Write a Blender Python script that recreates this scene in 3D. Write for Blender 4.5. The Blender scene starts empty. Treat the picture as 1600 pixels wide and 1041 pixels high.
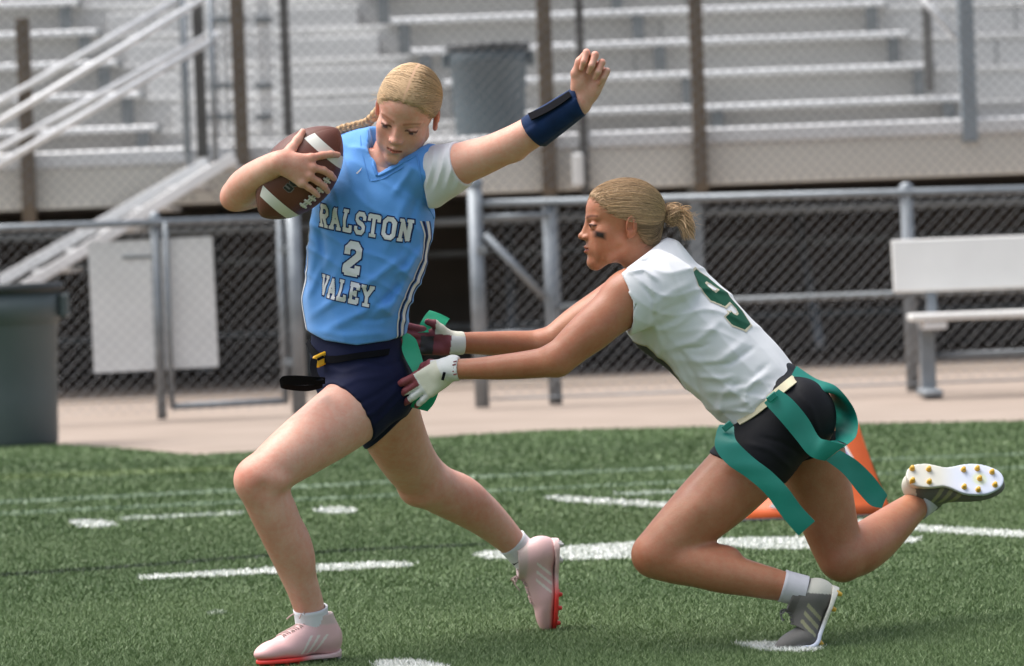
import bpy, math, random
import numpy as np
from mathutils import Vector, Matrix
from mathutils.bvhtree import BVHTree

random.seed(7)
rng = np.random.default_rng(7)
scene = bpy.context.scene
col = scene.collection
R = math.radians

# ------------------------------------------------------------------ camera
FPX = 6500.0                       # focal length in pixels of a 1600 px wide frame
CAM_H, CAM_D = 0.98, 10.0
PITCH, ROLL = 0.02038, R(2.1)
CAM = Vector((0, -CAM_D, CAM_H))
c_f = Vector((0, math.cos(PITCH), -math.sin(PITCH)))
c_u0 = Vector((0, math.sin(PITCH), math.cos(PITCH)))
c_r0 = Vector((1, 0, 0))
c_r = c_r0 * math.cos(ROLL) - c_u0 * math.sin(ROLL)
c_u = c_r0 * math.sin(ROLL) + c_u0 * math.cos(ROLL)
cam = bpy.data.cameras.new('camera')
cam.sensor_width = 36.0
cam.lens = 36.0 * FPX / 1600.0
cam.clip_start = 0.1
cam.clip_end = 2000.0
cam.dof.use_dof = True
cam.dof.focus_distance = 10.0
cam.dof.aperture_fstop = 5.6
cam_o = bpy.data.objects.new('camera', cam)
col.objects.link(cam_o)
cam_o.matrix_world = Matrix(((c_r.x, c_u.x, -c_f.x, CAM.x), (c_r.y, c_u.y, -c_f.y, CAM.y),
                             (c_r.z, c_u.z, -c_f.z, CAM.z), (0, 0, 0, 1)))
scene.camera = cam_o

# ------------------------------------------------------------------ daylight, light overcast
SUN_EL, SUN_AZ = R(64), R(-75)     # azimuth from +Y (behind the players) towards +X
world = bpy.data.worlds.new('World')
scene.world = world
world.use_nodes = True
wn, wl = world.node_tree.nodes, world.node_tree.links
sky = wn.new('ShaderNodeTexSky')
sky.sky_type = 'NISHITA'
sky.sun_disc = False
sky.sun_elevation = SUN_EL
sky.sun_rotation = SUN_AZ
sky.air_density = 1.0
sky.dust_density = 4.0
hs = wn.new('ShaderNodeHueSaturation')
hs.inputs['Saturation'].default_value = 0.55
wl.new(sky.outputs[0], hs.inputs['Color'])
wl.new(hs.outputs[0], wn['Background'].inputs['Color'])
wn['Background'].inputs['Strength'].default_value = 0.085
sun = bpy.data.lights.new('sun', 'SUN')
sun.energy = 1.5
sun.angle = R(55)
sun.color = (1.0, 0.98, 0.96)
sun_o = bpy.data.objects.new('sun', sun)
col.objects.link(sun_o)
sd = Vector((math.sin(SUN_AZ) * math.cos(SUN_EL), math.cos(SUN_AZ) * math.cos(SUN_EL), math.sin(SUN_EL)))
sun_o.rotation_euler = (-sd).to_track_quat('-Z', 'Y').to_euler()
scene.view_settings.view_transform = 'Standard'
scene.view_settings.look = 'None'
scene.view_settings.gamma = 1.0
scene.view_settings.exposure = 1.44
scene.render.engine = 'CYCLES'
scene.cycles.use_denoising = True
scene.cycles.max_bounces = 6
scene.cycles.diffuse_bounces = 3
scene.cycles.glossy_bounces = 2
scene.cycles.transmission_bounces = 2
scene.cycles.caustics_reflective = False
scene.cycles.caustics_refractive = False

# ------------------------------------------------------------------ measuring helpers
def P(px, py, Y):
    """the point at depth Y that is seen at (px, py) of the 1600 x 1041 photograph"""
    d = c_f * FPX + c_r * (px - 800.0) - c_u * (py - 520.5)
    return CAM + d * ((Y + CAM_D) / d.y)
def G(px, py, z=0.0):
    """the ground point seen at (px, py)"""
    d = c_f * FPX + c_r * (px - 800.0) - c_u * (py - 520.5)
    return CAM + d * ((z - CAM_H) / d.z)
def mpp(Y):
    return (CAM_D + Y) / FPX
def nz(v):
    return Vector(v).normalized()

# ------------------------------------------------------------------ object helpers
def tag(o, label=None, cat=None, group=None, kind=None):
    if label: o['label'] = label
    if cat: o['category'] = cat
    if group: o['group'] = group
    if kind: o['kind'] = kind
    return o
def empty(name, loc=(0, 0, 0), label=None, cat=None, group=None):
    o = bpy.data.objects.new(name, None)
    col.objects.link(o)
    o.location = loc
    o.empty_display_size = 0.1
    return tag(o, label, cat, group)
def attach(o, parent):
    """parent without moving (parents are unrotated empties or meshes at the origin)"""
    if parent is not None:
        o.parent = parent
        p, off = parent, Vector((0, 0, 0))
        while p is not None:
            off += Vector(p.location)
            p = p.parent
        o.location = Vector(o.location) - off
    return o
def mesh_obj(name, verts, faces, mat, parent=None, smooth=True, fmat=None, colr=None):
    """verts (N,3), faces list or (M,4)/(M,3) array; mat one material or a list"""
    me = bpy.data.meshes.new(name)
    verts = np.asarray(verts, dtype=np.float32)
    if isinstance(faces, np.ndarray):
        k = faces.shape[1]
        nf = len(faces)
        me.vertices.add(len(verts)); me.vertices.foreach_set('co', verts.ravel())
        me.loops.add(nf * k); me.loops.foreach_set('vertex_index', faces.astype(np.int32).ravel())
        me.polygons.add(nf)
        me.polygons.foreach_set('loop_start', np.arange(0, nf * k, k, dtype=np.int32))
        me.polygons.foreach_set('loop_total', np.full(nf, k, dtype=np.int32))
        me.update(calc_edges=True)
    else:
        me.from_pydata([tuple(map(float, v)) for v in verts], [], faces)
    me.polygons.foreach_set('use_smooth', np.full(len(me.polygons), bool(smooth)))
    for m in (mat if isinstance(mat, (list, tuple)) else [mat]):
        me.materials.append(m)
    if fmat is not None:
        me.polygons.foreach_set('material_index', np.asarray(fmat, dtype=np.int32))
    if colr is not None:
        a = me.color_attributes.new('tint', 'FLOAT_COLOR', 'POINT')
        c = np.ones((len(verts), 4), np.float32)
        c[:, :3] = colr
        a.data.foreach_set('color', c.ravel())
    me.update()
    o = bpy.data.objects.new(name, me)
    col.objects.link(o)
    return attach(o, parent)

class MB:
    """collects boxes, tubes and sheets for one mesh"""
    def __init__(s): s.v, s.f = [], []
    def add(s, vs, fs):
        b = len(s.v)
        s.v += [tuple(v) for v in vs]
        s.f += [tuple(b + i for i in f) for f in fs]
        return s
    def box(s, lo, hi, bev=0.0):
        lo, hi = Vector(lo), Vector(hi)
        return s.obox((lo + hi) / 2, Vector((1, 0, 0)), Vector((0, 1, 0)), Vector((0, 0, 1)), (hi - lo) / 2, bev)
    def obox(s, c, ax, ay, az, half, bev=0.0):
        c = Vector(c)
        b = min(bev, min(half) * 0.9)
        if b <= 0:
            vs = [c + ax * (half[0] * i) + ay * (half[1] * j) + az * (half[2] * k) for i in (-1, 1) for j in (-1, 1) for k in (-1, 1)]
            fs = [(0, 1, 3, 2), (4, 6, 7, 5), (0, 4, 5, 1), (2, 3, 7, 6), (0, 2, 6, 4), (1, 5, 7, 3)]
            return s.add(vs, fs)
        # chamfered box: three quads per corner share 24 points
        vs, idx = [], {}
        for i in (-1, 1):
            for j in (-1, 1):
                for k in (-1, 1):
                    for a in range(3):
                        h = [half[0] - b, half[1] - b, half[2] - b]
                        h[a] += b
                        idx[(i, j, k, a)] = len(vs)
                        vs.append(c + ax * (h[0] * i) + ay * (h[1] * j) + az * (h[2] * k))
        fs = []
        q = [(-1, -1), (1, -1), (1, 1), (-1, 1)]
        for a in range(3):
            for sgn in (-1, 1):
                loop = []
                for (m, n) in q:
                    t = [0, 0, 0]; t[a] = sgn; t[(a + 1) % 3] = m; t[(a + 2) % 3] = n
                    loop.append(idx[(*t, a)])
                fs.append(tuple(loop if sgn > 0 else loop[::-1]))
        for a in range(3):
            b1, b2 = (a + 1) % 3, (a + 2) % 3
            for m in (-1, 1):
                for n in (-1, 1):
                    e = []
                    for (sg, w) in ((-1, b1), (1, b1), (1, b2), (-1, b2)):
                        t = [0, 0, 0]; t[a] = sg; t[b1] = m; t[b2] = n
                        e.append(idx[(*t, w)])
                    fs.append(tuple(e if m * n > 0 else e[::-1]))
        for i in (-1, 1):
            for j in (-1, 1):
                for k in (-1, 1):
                    t = (idx[(i, j, k, 0)], idx[(i, j, k, 1)], idx[(i, j, k, 2)])
                    fs.append(t if i * j * k > 0 else t[::-1])
        return s.add(vs, fs)
    def tube(s, pts, r, n=8, cap=True, r2=None):
        pts = [Vector(p) for p in pts]
        m = len(pts)
        rs = r if isinstance(r, (list, tuple, np.ndarray)) else [r + ((r2 if r2 is not None else r) - r) * i / max(1, m - 1) for i in range(m)]
        vs, fs = [], []
        t0 = (pts[1] - pts[0]).normalized()
        ref = Vector((0, 0, 1)) if abs(t0.z) < 0.9 else Vector((1, 0, 0))
        a = t0.cross(ref).normalized()
        for i, p in enumerate(pts):
            t = (pts[min(i + 1, m - 1)] - pts[max(i - 1, 0)]).normalized()
            a = (a - t * a.dot(t)).normalized()
            b = t.cross(a)
            for k in range(n):
                w = 2 * math.pi * k / n
                vs.append(p + a * (rs[i] * math.cos(w)) + b * (rs[i] * math.sin(w)))
        for i in range(m - 1):
            for k in range(n):
                k2 = (k + 1) % n
                fs.append((i * n + k, i * n + k2, (i + 1) * n + k2, (i + 1) * n + k))
        if cap:
            fs.append(tuple(range(n))[::-1]); fs.append(tuple((m - 1) * n + k for k in range(n)))
        return s.add(vs, fs)
    def lathe(s, prof, c, n=32, ax=Vector((1, 0, 0)), ay=Vector((0, 1, 0)), az=Vector((0, 0, 1))):
        c = Vector(c); vs, fs = [], []
        for (r, z) in prof:
            for k in range(n):
                w = 2 * math.pi * k / n
                vs.append(c + ax * (r * math.cos(w)) + ay * (r * math.sin(w)) + az * z)
        for i in range(len(prof) - 1):
            for k in range(n):
                k2 = (k + 1) % n
                fs.append((i * n + k, i * n + k2, (i + 1) * n + k2, (i + 1) * n + k))
        return s.add(vs, fs)
    def build(s, name, mat, parent=None, smooth=False):
        return mesh_obj(name, np.array(s.v), s.f, mat, parent, smooth)

# ------------------------------------------------------------------ material helper
MATS = {}
def M(name, c, rough=0.6, var=0.0, vscale=8.0, c2=None, bump=0.0, bscale=60.0, metal=0.0, spec=0.5, sss=0.0, tint=False,
      stretch=(1, 1, 1), sheen=0.0, detail=4.0, weave=0.0, wscale=900.0, rvar=0.0, sss_r=(1.0, 0.35, 0.2), trans=0.0, mott=0.0):
    if name in MATS: return MATS[name]
    m = bpy.data.materials.new(name); m.use_nodes = True
    n, l = m.node_tree.nodes, m.node_tree.links
    b = n['Principled BSDF']
    b.inputs['Roughness'].default_value = rough
    b.inputs['Metallic'].default_value = metal
    b.inputs['Specular IOR Level'].default_value = spec
    if sheen: b.inputs['Sheen Weight'].default_value = sheen
    if sss:
        b.inputs['Subsurface Weight'].default_value = sss
        b.inputs['Subsurface Radius'].default_value = sss_r
        b.inputs['Subsurface Scale'].default_value = 0.006
    tc = n.new('ShaderNodeTexCoord'); mp = n.new('ShaderNodeMapping')
    mp.inputs['Scale'].default_value = stretch
    l.new(tc.outputs['Object'], mp.inputs['Vector'])
    out = None
    if var or c2 is not None:
        no = n.new('ShaderNodeTexNoise'); no.inputs['Scale'].default_value = vscale; no.inputs['Detail'].default_value = detail
        l.new(mp.outputs[0], no.inputs['Vector'])
        ra = n.new('ShaderNodeValToRGB')
        ra.color_ramp.elements[0].position = 0.3; ra.color_ramp.elements[1].position = 0.7
        d = c2 if c2 is not None else tuple(x * (1 + var) for x in c)
        e = c if c2 is not None else tuple(x * (1 - var) for x in c)
        ra.color_ramp.elements[0].color = (*e, 1); ra.color_ramp.elements[1].color = (*d, 1)
        l.new(no.outputs['Fac'], ra.inputs['Fac']); out = ra.outputs['Color']
        if rvar:
            mr = n.new('ShaderNodeMapRange'); mr.inputs['To Min'].default_value = rough - rvar; mr.inputs['To Max'].default_value = rough + rvar
            l.new(no.outputs['Fac'], mr.inputs['Value']); l.new(mr.outputs[0], b.inputs['Roughness'])
    if mott and out is not None:
        n2 = n.new('ShaderNodeTexNoise'); n2.inputs['Scale'].default_value = 75; n2.inputs['Detail'].default_value = 6; n2.inputs['Roughness'].default_value = 0.7
        l.new(mp.outputs[0], n2.inputs['Vector'])
        r2 = n.new('ShaderNodeValToRGB'); r2.color_ramp.elements[0].position = 0.38; r2.color_ramp.elements[1].position = 0.64
        r2.color_ramp.elements[0].color = (1, 1, 1, 1); r2.color_ramp.elements[1].color = (1, 1 - mott, 1 - mott * 1.15, 1)
        l.new(n2.outputs['Fac'], r2.inputs['Fac'])
        n3 = n.new('ShaderNodeTexNoise'); n3.inputs['Scale'].default_value = 7; n3.inputs['Detail'].default_value = 3
        l.new(mp.outputs[0], n3.inputs['Vector'])
        r3 = n.new('ShaderNodeValToRGB'); r3.color_ramp.elements[0].position = 0.35; r3.color_ramp.elements[1].position = 0.7
        r3.color_ramp.elements[0].color = (1.04, 1.06, 1.06, 1); r3.color_ramp.elements[1].color = (0.95, 0.80, 0.76, 1)
        l.new(n3.outputs['Fac'], r3.inputs['Fac'])
        for rr in (r2, r3):
            m2 = n.new('ShaderNodeMix'); m2.data_type = 'RGBA'; m2.blend_type = 'MULTIPLY'; m2.inputs['Factor'].default_value = 1.0
            l.new(out, m2.inputs[6]); l.new(rr.outputs['Color'], m2.inputs[7]); out = m2.outputs[2]
    if tint:
        at = n.new('ShaderNodeAttribute'); at.attribute_name = 'tint'
        mx = n.new('ShaderNodeMix'); mx.data_type = 'RGBA'; mx.blend_type = 'MULTIPLY'; mx.inputs['Factor'].default_value = 1.0
        if out is not None: l.new(out, mx.inputs[6])
        else: mx.inputs[6].default_value = (*c, 1)
        l.new(at.outputs['Color'], mx.inputs[7]); out = mx.outputs[2]
    if out is not None: l.new(out, b.inputs['Base Color'])
    else: b.inputs['Base Color'].default_value = (*c, 1)
    nrm = None
    if bump:
        nb = n.new('ShaderNodeTexNoise'); nb.inputs['Scale'].default_value = bscale; nb.inputs['Detail'].default_value = 3
        l.new(mp.outputs[0], nb.inputs['Vector'])
        bu = n.new('ShaderNodeBump'); bu.inputs['Strength'].default_value = bump; bu.inputs['Distance'].default_value = 0.002
        l.new(nb.outputs['Fac'], bu.inputs['Height']); nrm = bu.outputs[0]
    if weave:
        vo = n.new('ShaderNodeTexVoronoi'); vo.inputs['Scale'].default_value = wscale
        l.new(tc.outputs['Object'], vo.inputs['Vector'])
        b2 = n.new('ShaderNodeBump'); b2.inputs['Strength'].default_value = weave; b2.inputs['Distance'].default_value = 0.0008
        l.new(vo.outputs['Distance'], b2.inputs['Height'])
        if nrm is not None: l.new(nrm, b2.inputs['Normal'])
        nrm = b2.outputs[0]
    if nrm is not None: l.new(nrm, b.inputs['Normal'])
    if trans:
        b.inputs['Transmission Weight'].default_value = trans
    MATS[name] = m
    return m
# ================================================================== THE SETTING
concrete = M('concrete', (0.27, 0.212, 0.168), 0.9, c2=(0.33, 0.262, 0.212), vscale=1.4, bump=0.35, bscale=40, detail=8)
turf_base = M('turf_base', (0.052, 0.084, 0.031), 0.95, c2=(0.070, 0.108, 0.043), vscale=5, bump=0.6, bscale=220)
blade_mat = M('turf_blade', (1, 1, 1), 0.55, tint=True, spec=0.35)
alu = M('aluminium', (0.78, 0.78, 0.78), 0.42, var=0.08, vscale=2.5, metal=0.15, rvar=0.1)
alu_panel = M('aluminium_panel', (0.64, 0.635, 0.62), 0.6, var=0.12, vscale=1.6, metal=0.08, detail=9, rvar=0.1, stretch=(0.4, 1, 2))
galv = M('galvanised_steel', (0.24, 0.262, 0.28), 0.5, var=0.18, vscale=9, metal=0.5, rvar=0.12)
galv_dark = M('dark_galvanised_steel', (0.22, 0.24, 0.25), 0.55, var=0.2, vscale=7, metal=0.4)  # slightly darker tone of the galvanised steel
wire_mat = M('chain_link_wire', (0.30, 0.31, 0.32), 0.5, metal=0.4)
rust_post = M('brown_painted_steel', (0.105, 0.075, 0.048), 0.6, c2=(0.15, 0.11, 0.07), vscale=6, rvar=0.1)
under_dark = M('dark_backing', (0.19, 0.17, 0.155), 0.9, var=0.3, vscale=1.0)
dirt = M('under_stand_dirt', (0.27, 0.215, 0.17), 0.95, c2=(0.34, 0.275, 0.22), vscale=2.0, bump=0.5)
bin_mat = M('grey_plastic', (0.075, 0.095, 0.098), 0.5, c2=(0.095, 0.118, 0.12), vscale=3, bump=0.1)
bin_dark = M('dark_grey_plastic', (0.03, 0.034, 0.036), 0.5)
bin_blue = M('blue_grey_plastic', (0.080, 0.105, 0.118), 0.5, c2=(0.10, 0.13, 0.145), vscale=3)
white_board = M('white_board', (0.74, 0.75, 0.74), 0.5, var=0.06, vscale=4)
bench_white = M('white_anodised', (0.72, 0.71, 0.68), 0.45, var=0.05, vscale=2.5, metal=0.1)
paint_white = (0.80, 0.80, 0.76)

EDGE = [G(-900, 700), G(0, 699), G(91, 695), G(180, 700), G(304, 711.5), G(383, 707), G(560, 692), G(720, 680.5), G(860, 672.5),
        G(1230, 665), G(1600, 658), G(2500, 640)]
gb = MB(); gb.add([(-500, -120, -0.012), (500, -120, -0.012), (500, 900, -0.012), (-500, 900, -0.012)], [(0, 1, 2, 3)])
tag(gb.build('ground', concrete), kind='structure')
# concrete apron expansion joints are cut by a second sheet of slabs
def poly_sheet(name, pts, z, mat, kind='structure', parent=None):
    o = mesh_obj(name, [(p[0], p[1], z) for p in pts], [tuple(range(len(pts)))], mat, parent, False)
    return tag(o, kind=kind)
turf_pts = [(p.x, p.y) for p in EDGE]
poly_sheet('turf', [(-80, -60), (80, -60), (80, turf_pts[-1][1])] + turf_pts[::-1] + [(-80, turf_pts[0][1])], 0.0, turf_base)
edge_x = np.array([p.x for p in EDGE]); edge_y = np.array([p.y for p in EDGE])

# ---- painted marks: outlines on the ground
def gp(*pts):
    return [tuple(G(*p)[:2]) for p in pts]
MARKS = [
    ('yard_line', gp((216, 903), (300, 897.5), (437, 889), (500, 884.5), (600, 880), (655, 882), (640, 887), (500, 895), (437, 898), (300, 904), (222, 908)), 'near white yard line passing behind the planted leg', paint_white),
    ('hash_mark', gp((488, 799), (508, 795.5), (535, 794.5), (558, 798), (548, 804), (505, 804)), 'short white dash between the two running legs', paint_white),
    ('hash_mark', gp((104, 818), (128, 814), (160, 815.5), (186, 822), (168, 826), (125, 825)), 'leftmost short white dash on the turf', paint_white),
    ('yard_line', gp((186, 810), (290, 805.5), (381, 801), (381, 805.5), (290, 810), (186, 815)), 'faded white line beside the leftmost dash', (0.52, 0.56, 0.48)),
    ('yard_line', gp((-300, 800), (0, 785), (368, 766.5), (745, 745.5), (1074, 730.5), (1600, 710), (1900, 697), (1900, 700), (1600, 713), (1074, 734.5), (745, 749.5), (368, 771), (0, 790), (-300, 805)), 'farthest long faded line across the turf', (0.24, 0.31, 0.21)),
    ('yard_line', gp((-300, 817), (0, 803), (330, 786.5), (540, 778), (1056, 754), (1600, 731), (1900, 718), (1900, 721), (1600, 734.5), (1056, 757.5), (540, 782), (330, 791), (0, 807.5), (-300, 822)), 'second long faded line across the turf', (0.22, 0.29, 0.19)),
    ('sideline', gp((846, 779), (880, 777), (1030, 787), (1200, 801), (1420, 822), (1600, 833), (1750, 843), (1750, 851), (1600, 842.5), (1420, 831), (1200, 810), (1030, 795), (880, 786)), 'solid white line running right behind the lunging player', paint_white),
    ('painted_number', gp((738, 868), (770, 863), (850, 858), (935, 853), (990, 850), (1090, 845), (1200, 842), (1330, 841), (1442, 842), (1432, 849), (1330, 858), (1235, 861), (1180, 860.5), (1120, 853), (1075, 855), (1060, 866), (990, 874), (880, 877.5), (760, 876)), 'large white painted number under the lunging player', paint_white),
    ('hash_mark', gp((1144, 1008), (1180, 1006), (1240, 1006), (1287, 1011), (1278, 1019), (1240, 1021), (1190, 1018)), 'short white dash under the toe of the grey shoe', paint_white),
    ('hash_mark', gp((585, 1036), (630, 1033.5), (665, 1035), (700, 1044), (690, 1060), (590, 1060)), 'short white dash at the bottom edge', paint_white),
    ('yard_line', gp((960, 772), (1040, 769), (1110, 770), (1110, 773.5), (1040, 774), (960, 776)), 'short faded stroke above the solid white line', (0.45, 0.5, 0.42)),
    ('turf_seam', gp((-200, 911), (0, 899), (215, 885), (430, 868), (600, 858), (760, 852), (760, 855), (600, 861.5), (430, 871.5), (215, 889), (0, 903.5), (-200, 916)), 'dark seam between two strips of turf', (0.018, 0.034, 0.014)),
    ('soccer_line', gp((-200, 755), (0, 743), (366, 730), (366, 737), (0, 751), (-200, 763)), 'faint yellow line on the far turf', (0.150, 0.205, 0.072)),
    ('hash_mark', gp((322, 959), (336, 956), (352, 957), (350, 961), (330, 963)), 'tiny pale paint speck on the near turf', (0.30, 0.34, 0.26)),
]
def inside(poly, x, y):
    r = np.zeros(len(x), bool); n = len(poly)
    for i in range(n):
        x1, y1 = poly[i]; x2, y2 = poly[(i + 1) % n]
        if y1 == y2: continue
        c = (y1 > y) != (y2 > y)
        r ^= c & (x < (x2 - x1) * (y - y1) / (y2 - y1) + x1)
    return r
def blades(name, x, y, h, w, colour, lean=1.5):
    n = len(x)
    ang = rng.uniform(0, 2 * np.pi, n); le = rng.uniform(0.25, lean, n) * h
    la = rng.uniform(0, 2 * np.pi, n)
    v = np.zeros((n, 3, 3), np.float32)
    cx, cy = np.cos(ang) * w / 2, np.sin(ang) * w / 2
    v[:, 0] = np.stack([x - cx, y - cy, np.zeros(n)], 1)
    v[:, 1] = np.stack([x + cx, y + cy, np.zeros(n)], 1)
    v[:, 2] = np.stack([x + np.cos(la) * le, y + np.sin(la) * le, h], 1)
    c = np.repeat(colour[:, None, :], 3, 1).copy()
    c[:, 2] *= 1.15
    return mesh_obj(name, v.reshape(-1, 3), np.arange(n * 3).reshape(-1, 3), blade_mat, None, False, colr=c.reshape(-1, 3))
def patch_noise(x, y, s, seed):
    r = np.random.default_rng(seed); g = r.random((64, 64))
    u, v = (x * s) % 64, (y * s) % 64
    i, j = u.astype(int), v.astype(int); fu, fv = u - i, v - j
    fu, fv = fu * fu * (3 - 2 * fu), fv * fv * (3 - 2 * fv)
    i2, j2 = (i + 1) % 64, (j + 1) % 64
    return (g[i, j] * (1 - fu) + g[i2, j] * fu) * (1 - fv) + (g[i, j2] * (1 - fu) + g[i2, j2] * fu) * fv
bx, by, bh, bw = [], [], [], []
for (y0, y1, dens, wid, hh) in ((-0.8, 0.5, 61000, 0.0019, 0.0100), (0.5, 2.0, 37500, 0.0024, 0.0105), (2.0, 5.0, 16500, 0.0040, 0.0115),
                                (5.0, 8.5, 6500, 0.0075, 0.013), (8.5, 12.9, 3200, 0.0135, 0.010)):
    hw = (10 + y1) * 0.1231 * 1.04 + 0.36
    n = int((y1 - y0) * 2 * hw * dens)
    x = rng.uniform(-hw, hw, n); y = rng.uniform(y0, y1, n)
    bx.append(x); by.append(y); bh.append(hh * rng.uniform(0.6, 1.25, n)); bw.append(wid * rng.uniform(0.7, 1.3, n))
bx, by, bh, bw = (np.concatenate(a) for a in (bx, by, bh, bw))
keep = by < np.interp(bx, edge_x, edge_y) - 0.01 + 0.03 * patch_noise(bx, by, 9.0, 3)
inm = np.full(len(bx), -1)
for mi, (_, poly, _, _) in enumerate(MARKS):
    pa = np.array(poly); lo, hi = pa.min(0) - 0.03, pa.max(0) + 0.03
    s = np.where((bx > lo[0]) & (bx < hi[0]) & (by > lo[1]) & (by < hi[1]))[0]
    if len(s):
        jx = bx[s] + rng.normal(0, 0.006, len(s)); jy = by[s] + rng.normal(0, 0.010, len(s))
        ok = inside(poly, jx, jy)
        inm[s[ok]] = mi
g1 = np.array([0.073, 0.124, 0.040]); g2 = np.array([0.160, 0.226, 0.092]); g3 = np.array([0.28, 0.34, 0.19])
t = np.clip(0.20 + 0.55 * (patch_noise(bx, by, 1.1, 1) - 0.3) + rng.normal(0, 0.16, len(bx)), 0, 1)[:, None]
gcol = g1 * (1 - t) + g2 * t
pale = rng.random(len(bx)) < 0.025
gcol[pale] = g3
band = 0.94 + 0.14 * patch_noise(bx * 0.25, by, 0.8, 5)[:, None]
gcol = gcol * band
s = keep & (inm < 0)
tag(blades('turf_blades', bx[s], by[s], bh[s], bw[s], gcol[s]), 'short green artificial turf blades covering the field', 'turf', kind='stuff')
for mi, (nm, poly, lab, pc) in enumerate(MARKS):
    s = (inm == mi) & keep
    n = int(s.sum())
    if n < 3: continue
    mixw = np.clip(rng.normal(0.93, 0.16, n), 0.15, 1.1)[:, None]
    cc = np.array(pc) * mixw + gcol[s] * np.clip(1 - mixw, 0, 1)
    bl = blades(nm, bx[s], by[s], bh[s] * 0.95, bw[s] * 1.7, cc)
    tag(bl, kind='structure')
    bl['label'] = lab

# ---- chain link and tubes
def chain_link(name, x0, x1, z0, z1, y, parent, pitch=0.055, r=0.00115, slope=0.0, mat=None):
    """two families of crossing wires, clipped to a rectangle in the xz plane"""
    mb = MB(); step = pitch * math.sqrt(2)
    for fam, s in ((0, 1), (1, -1)):
        yy = y + (0.0018 if fam else -0.0018)
        lo, hi = (x0 - (z1 - z0), x1) if s > 0 else (x0, x1 + (z1 - z0))
        k = lo
        while k < hi:
            pts = []
            # x = k + s * (z - z0)
            za, zb = z0, z1
            if s > 0: za = max(za, z0 + (x0 - k)); zb = min(zb, z0 + (x1 - k))
            else: za = max(za, z0 + (k - x1)); zb = min(zb, z0 + (k - x0))
            if zb - za > 0.01:
                pa, pb = (k + s * (za - z0), yy, za + slope * (k - x0)), (k + s * (zb - z0), yy, zb + slope * (k - x0))
                mb.tube([pa, pb], r, 4, cap=False)
            k += step
    return mb.build(name, mat or wire_mat, parent)
def tube_part(name, a, b, r, mat, parent, n=10):
    return MB().tube([a, b], r, n).build(name, mat, parent, True)
FY = 15.8                                   # the low fence line
def fx(px, Y=FY, py=450):
    return P(px, py, Y).x
# left fence with its closed gate leaf
fz = 1.22
lf = empty('chain_link_fence', (fx(100), FY, 0), 'low grey chain-link fence with a white board on it, left side', 'fence')
xa, xb = fx(-420), fx(462)
tube_part('top_rail', (xa, FY, fz), (xb, FY, fz), 0.024, galv, lf)
for px in (-330, -45, 245):
    x = fx(px)
    MB().tube([(x, FY + 0.03, 0), (x, FY + 0.03, fz + 0.02)], 0.030, 12).lathe([(0.036, 0), (0.036, 0.03), (0.02, 0.055), (0.0, 0.06)], (x, FY + 0.03, fz + 0.01), 12).build('post', galv, lf, True)
tube_part('bottom_rail', (fx(262), FY, 0.075), (fx(440), FY, 0.085), 0.022, galv, lf)
tube_part('gate_upright', (fx(440), FY - 0.01, 0.07), (fx(440), FY - 0.01, fz), 0.022, galv, lf)
tube_part('gate_upright', (fx(262), FY - 0.01, 0.07), (fx(262), FY - 0.01, fz), 0.018, galv, lf)
for z in (0.30, 1.0):
    MB().box((fx(440), FY - 0.035, z), (fx(456), FY + 0.02, z + 0.045), 0.004).build('hinge', galv_dark, lf)
x = fx(461)
MB().tube([(x, FY, 0), (x, FY, 1.30)], 0.048, 14).build('gate_post', galv, lf, True)
chain_link('chain_link_mesh', xa, fx(455), 0.04, fz - 0.01, FY - 0.03, lf)
# white board
wb = MB(); a = P(237, 480, FY + 0.05)
wbx0, wbx1 = fx(141), fx(336)
n = 24; vs, fs = [], []
for j in range(9):
    for i in range(n + 1):
        u = i / n; v = j / 8
        cx = wbx0 + (wbx1 - wbx0) * u - 0.008 * v
        cz = 0.30 + 0.81 * v + 0.012 * u
        cy = FY + 0.03 + 0.005 * math.sin(u * 6 + 1) + 0.004 * math.sin(v * 5)
        vs.append((cx, cy, cz))
for j in range(8):
    for i in range(n):
        q = j * (n + 1) + i
        fs.append((q, q + 1, q + n + 2, q + n + 1))
wbo = wb.add(vs, fs).build('white_board', white_board, None, False)
sm = wbo.modifiers.new('thickness', 'SOLIDIFY'); sm.thickness = 0.006
tag(wbo, 'blank white board hung behind the left chain-link fence', 'board')
tag(MB().box((fx(192), FY + 0.016, 1.0), (fx(240), FY + 0.021, 1.02), 0.002).build('board_strap', galv_dark, wbo))

# right fence with its open gate leaf and diagonal brace
rf = empty('chain_link_fence', (fx(1200), FY, 0), 'low grey chain-link fence with a diagonal brace, right side', 'fence')
zr0, zr1 = 1.262, 1.225
xg, xr, xe = fx(747), fx(868), fx(2150)
MB().tube([(xg, FY, 0), (xg, FY, 1.375)], 0.046, 14).lathe([(0.052, 0), (0.052, 0.03), (0.03, 0.06), (0, 0.066)], (xg, FY, 1.37), 14).build('gate_post', galv, rf, True)
tube_part('top_rail', (fx(758), FY, zr0), (xe, FY, zr1 - 0.02), 0.026, galv, rf)
tube_part('gate_rail', (fx(760), FY - 0.02, zr0 - 0.085), (fx(862), FY - 0.02, zr0 - 0.085), 0.020, galv, rf)
tube_part('gate_rail', (fx(752), FY - 0.02, P(752, 523, FY).z), (fx(856), FY - 0.02, P(856, 519, FY).z), 0.020, galv, rf)
tube_part('middle_rail', (fx(872), FY, P(872, 480, FY).z), (xe, FY, P(872, 480, FY).z + .01), 0.022, galv_dark, rf)
tube_part('diagonal_brace', P(757, 366, FY - 0.03), P(852, 466, FY - 0.03), 0.026, galv, rf)
MB().tube([(fx(862), FY + 0.03, 0), (fx(862), FY + 0.03, zr0 - 0.03)], 0.042, 12).build('post', galv, rf, True)
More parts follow.
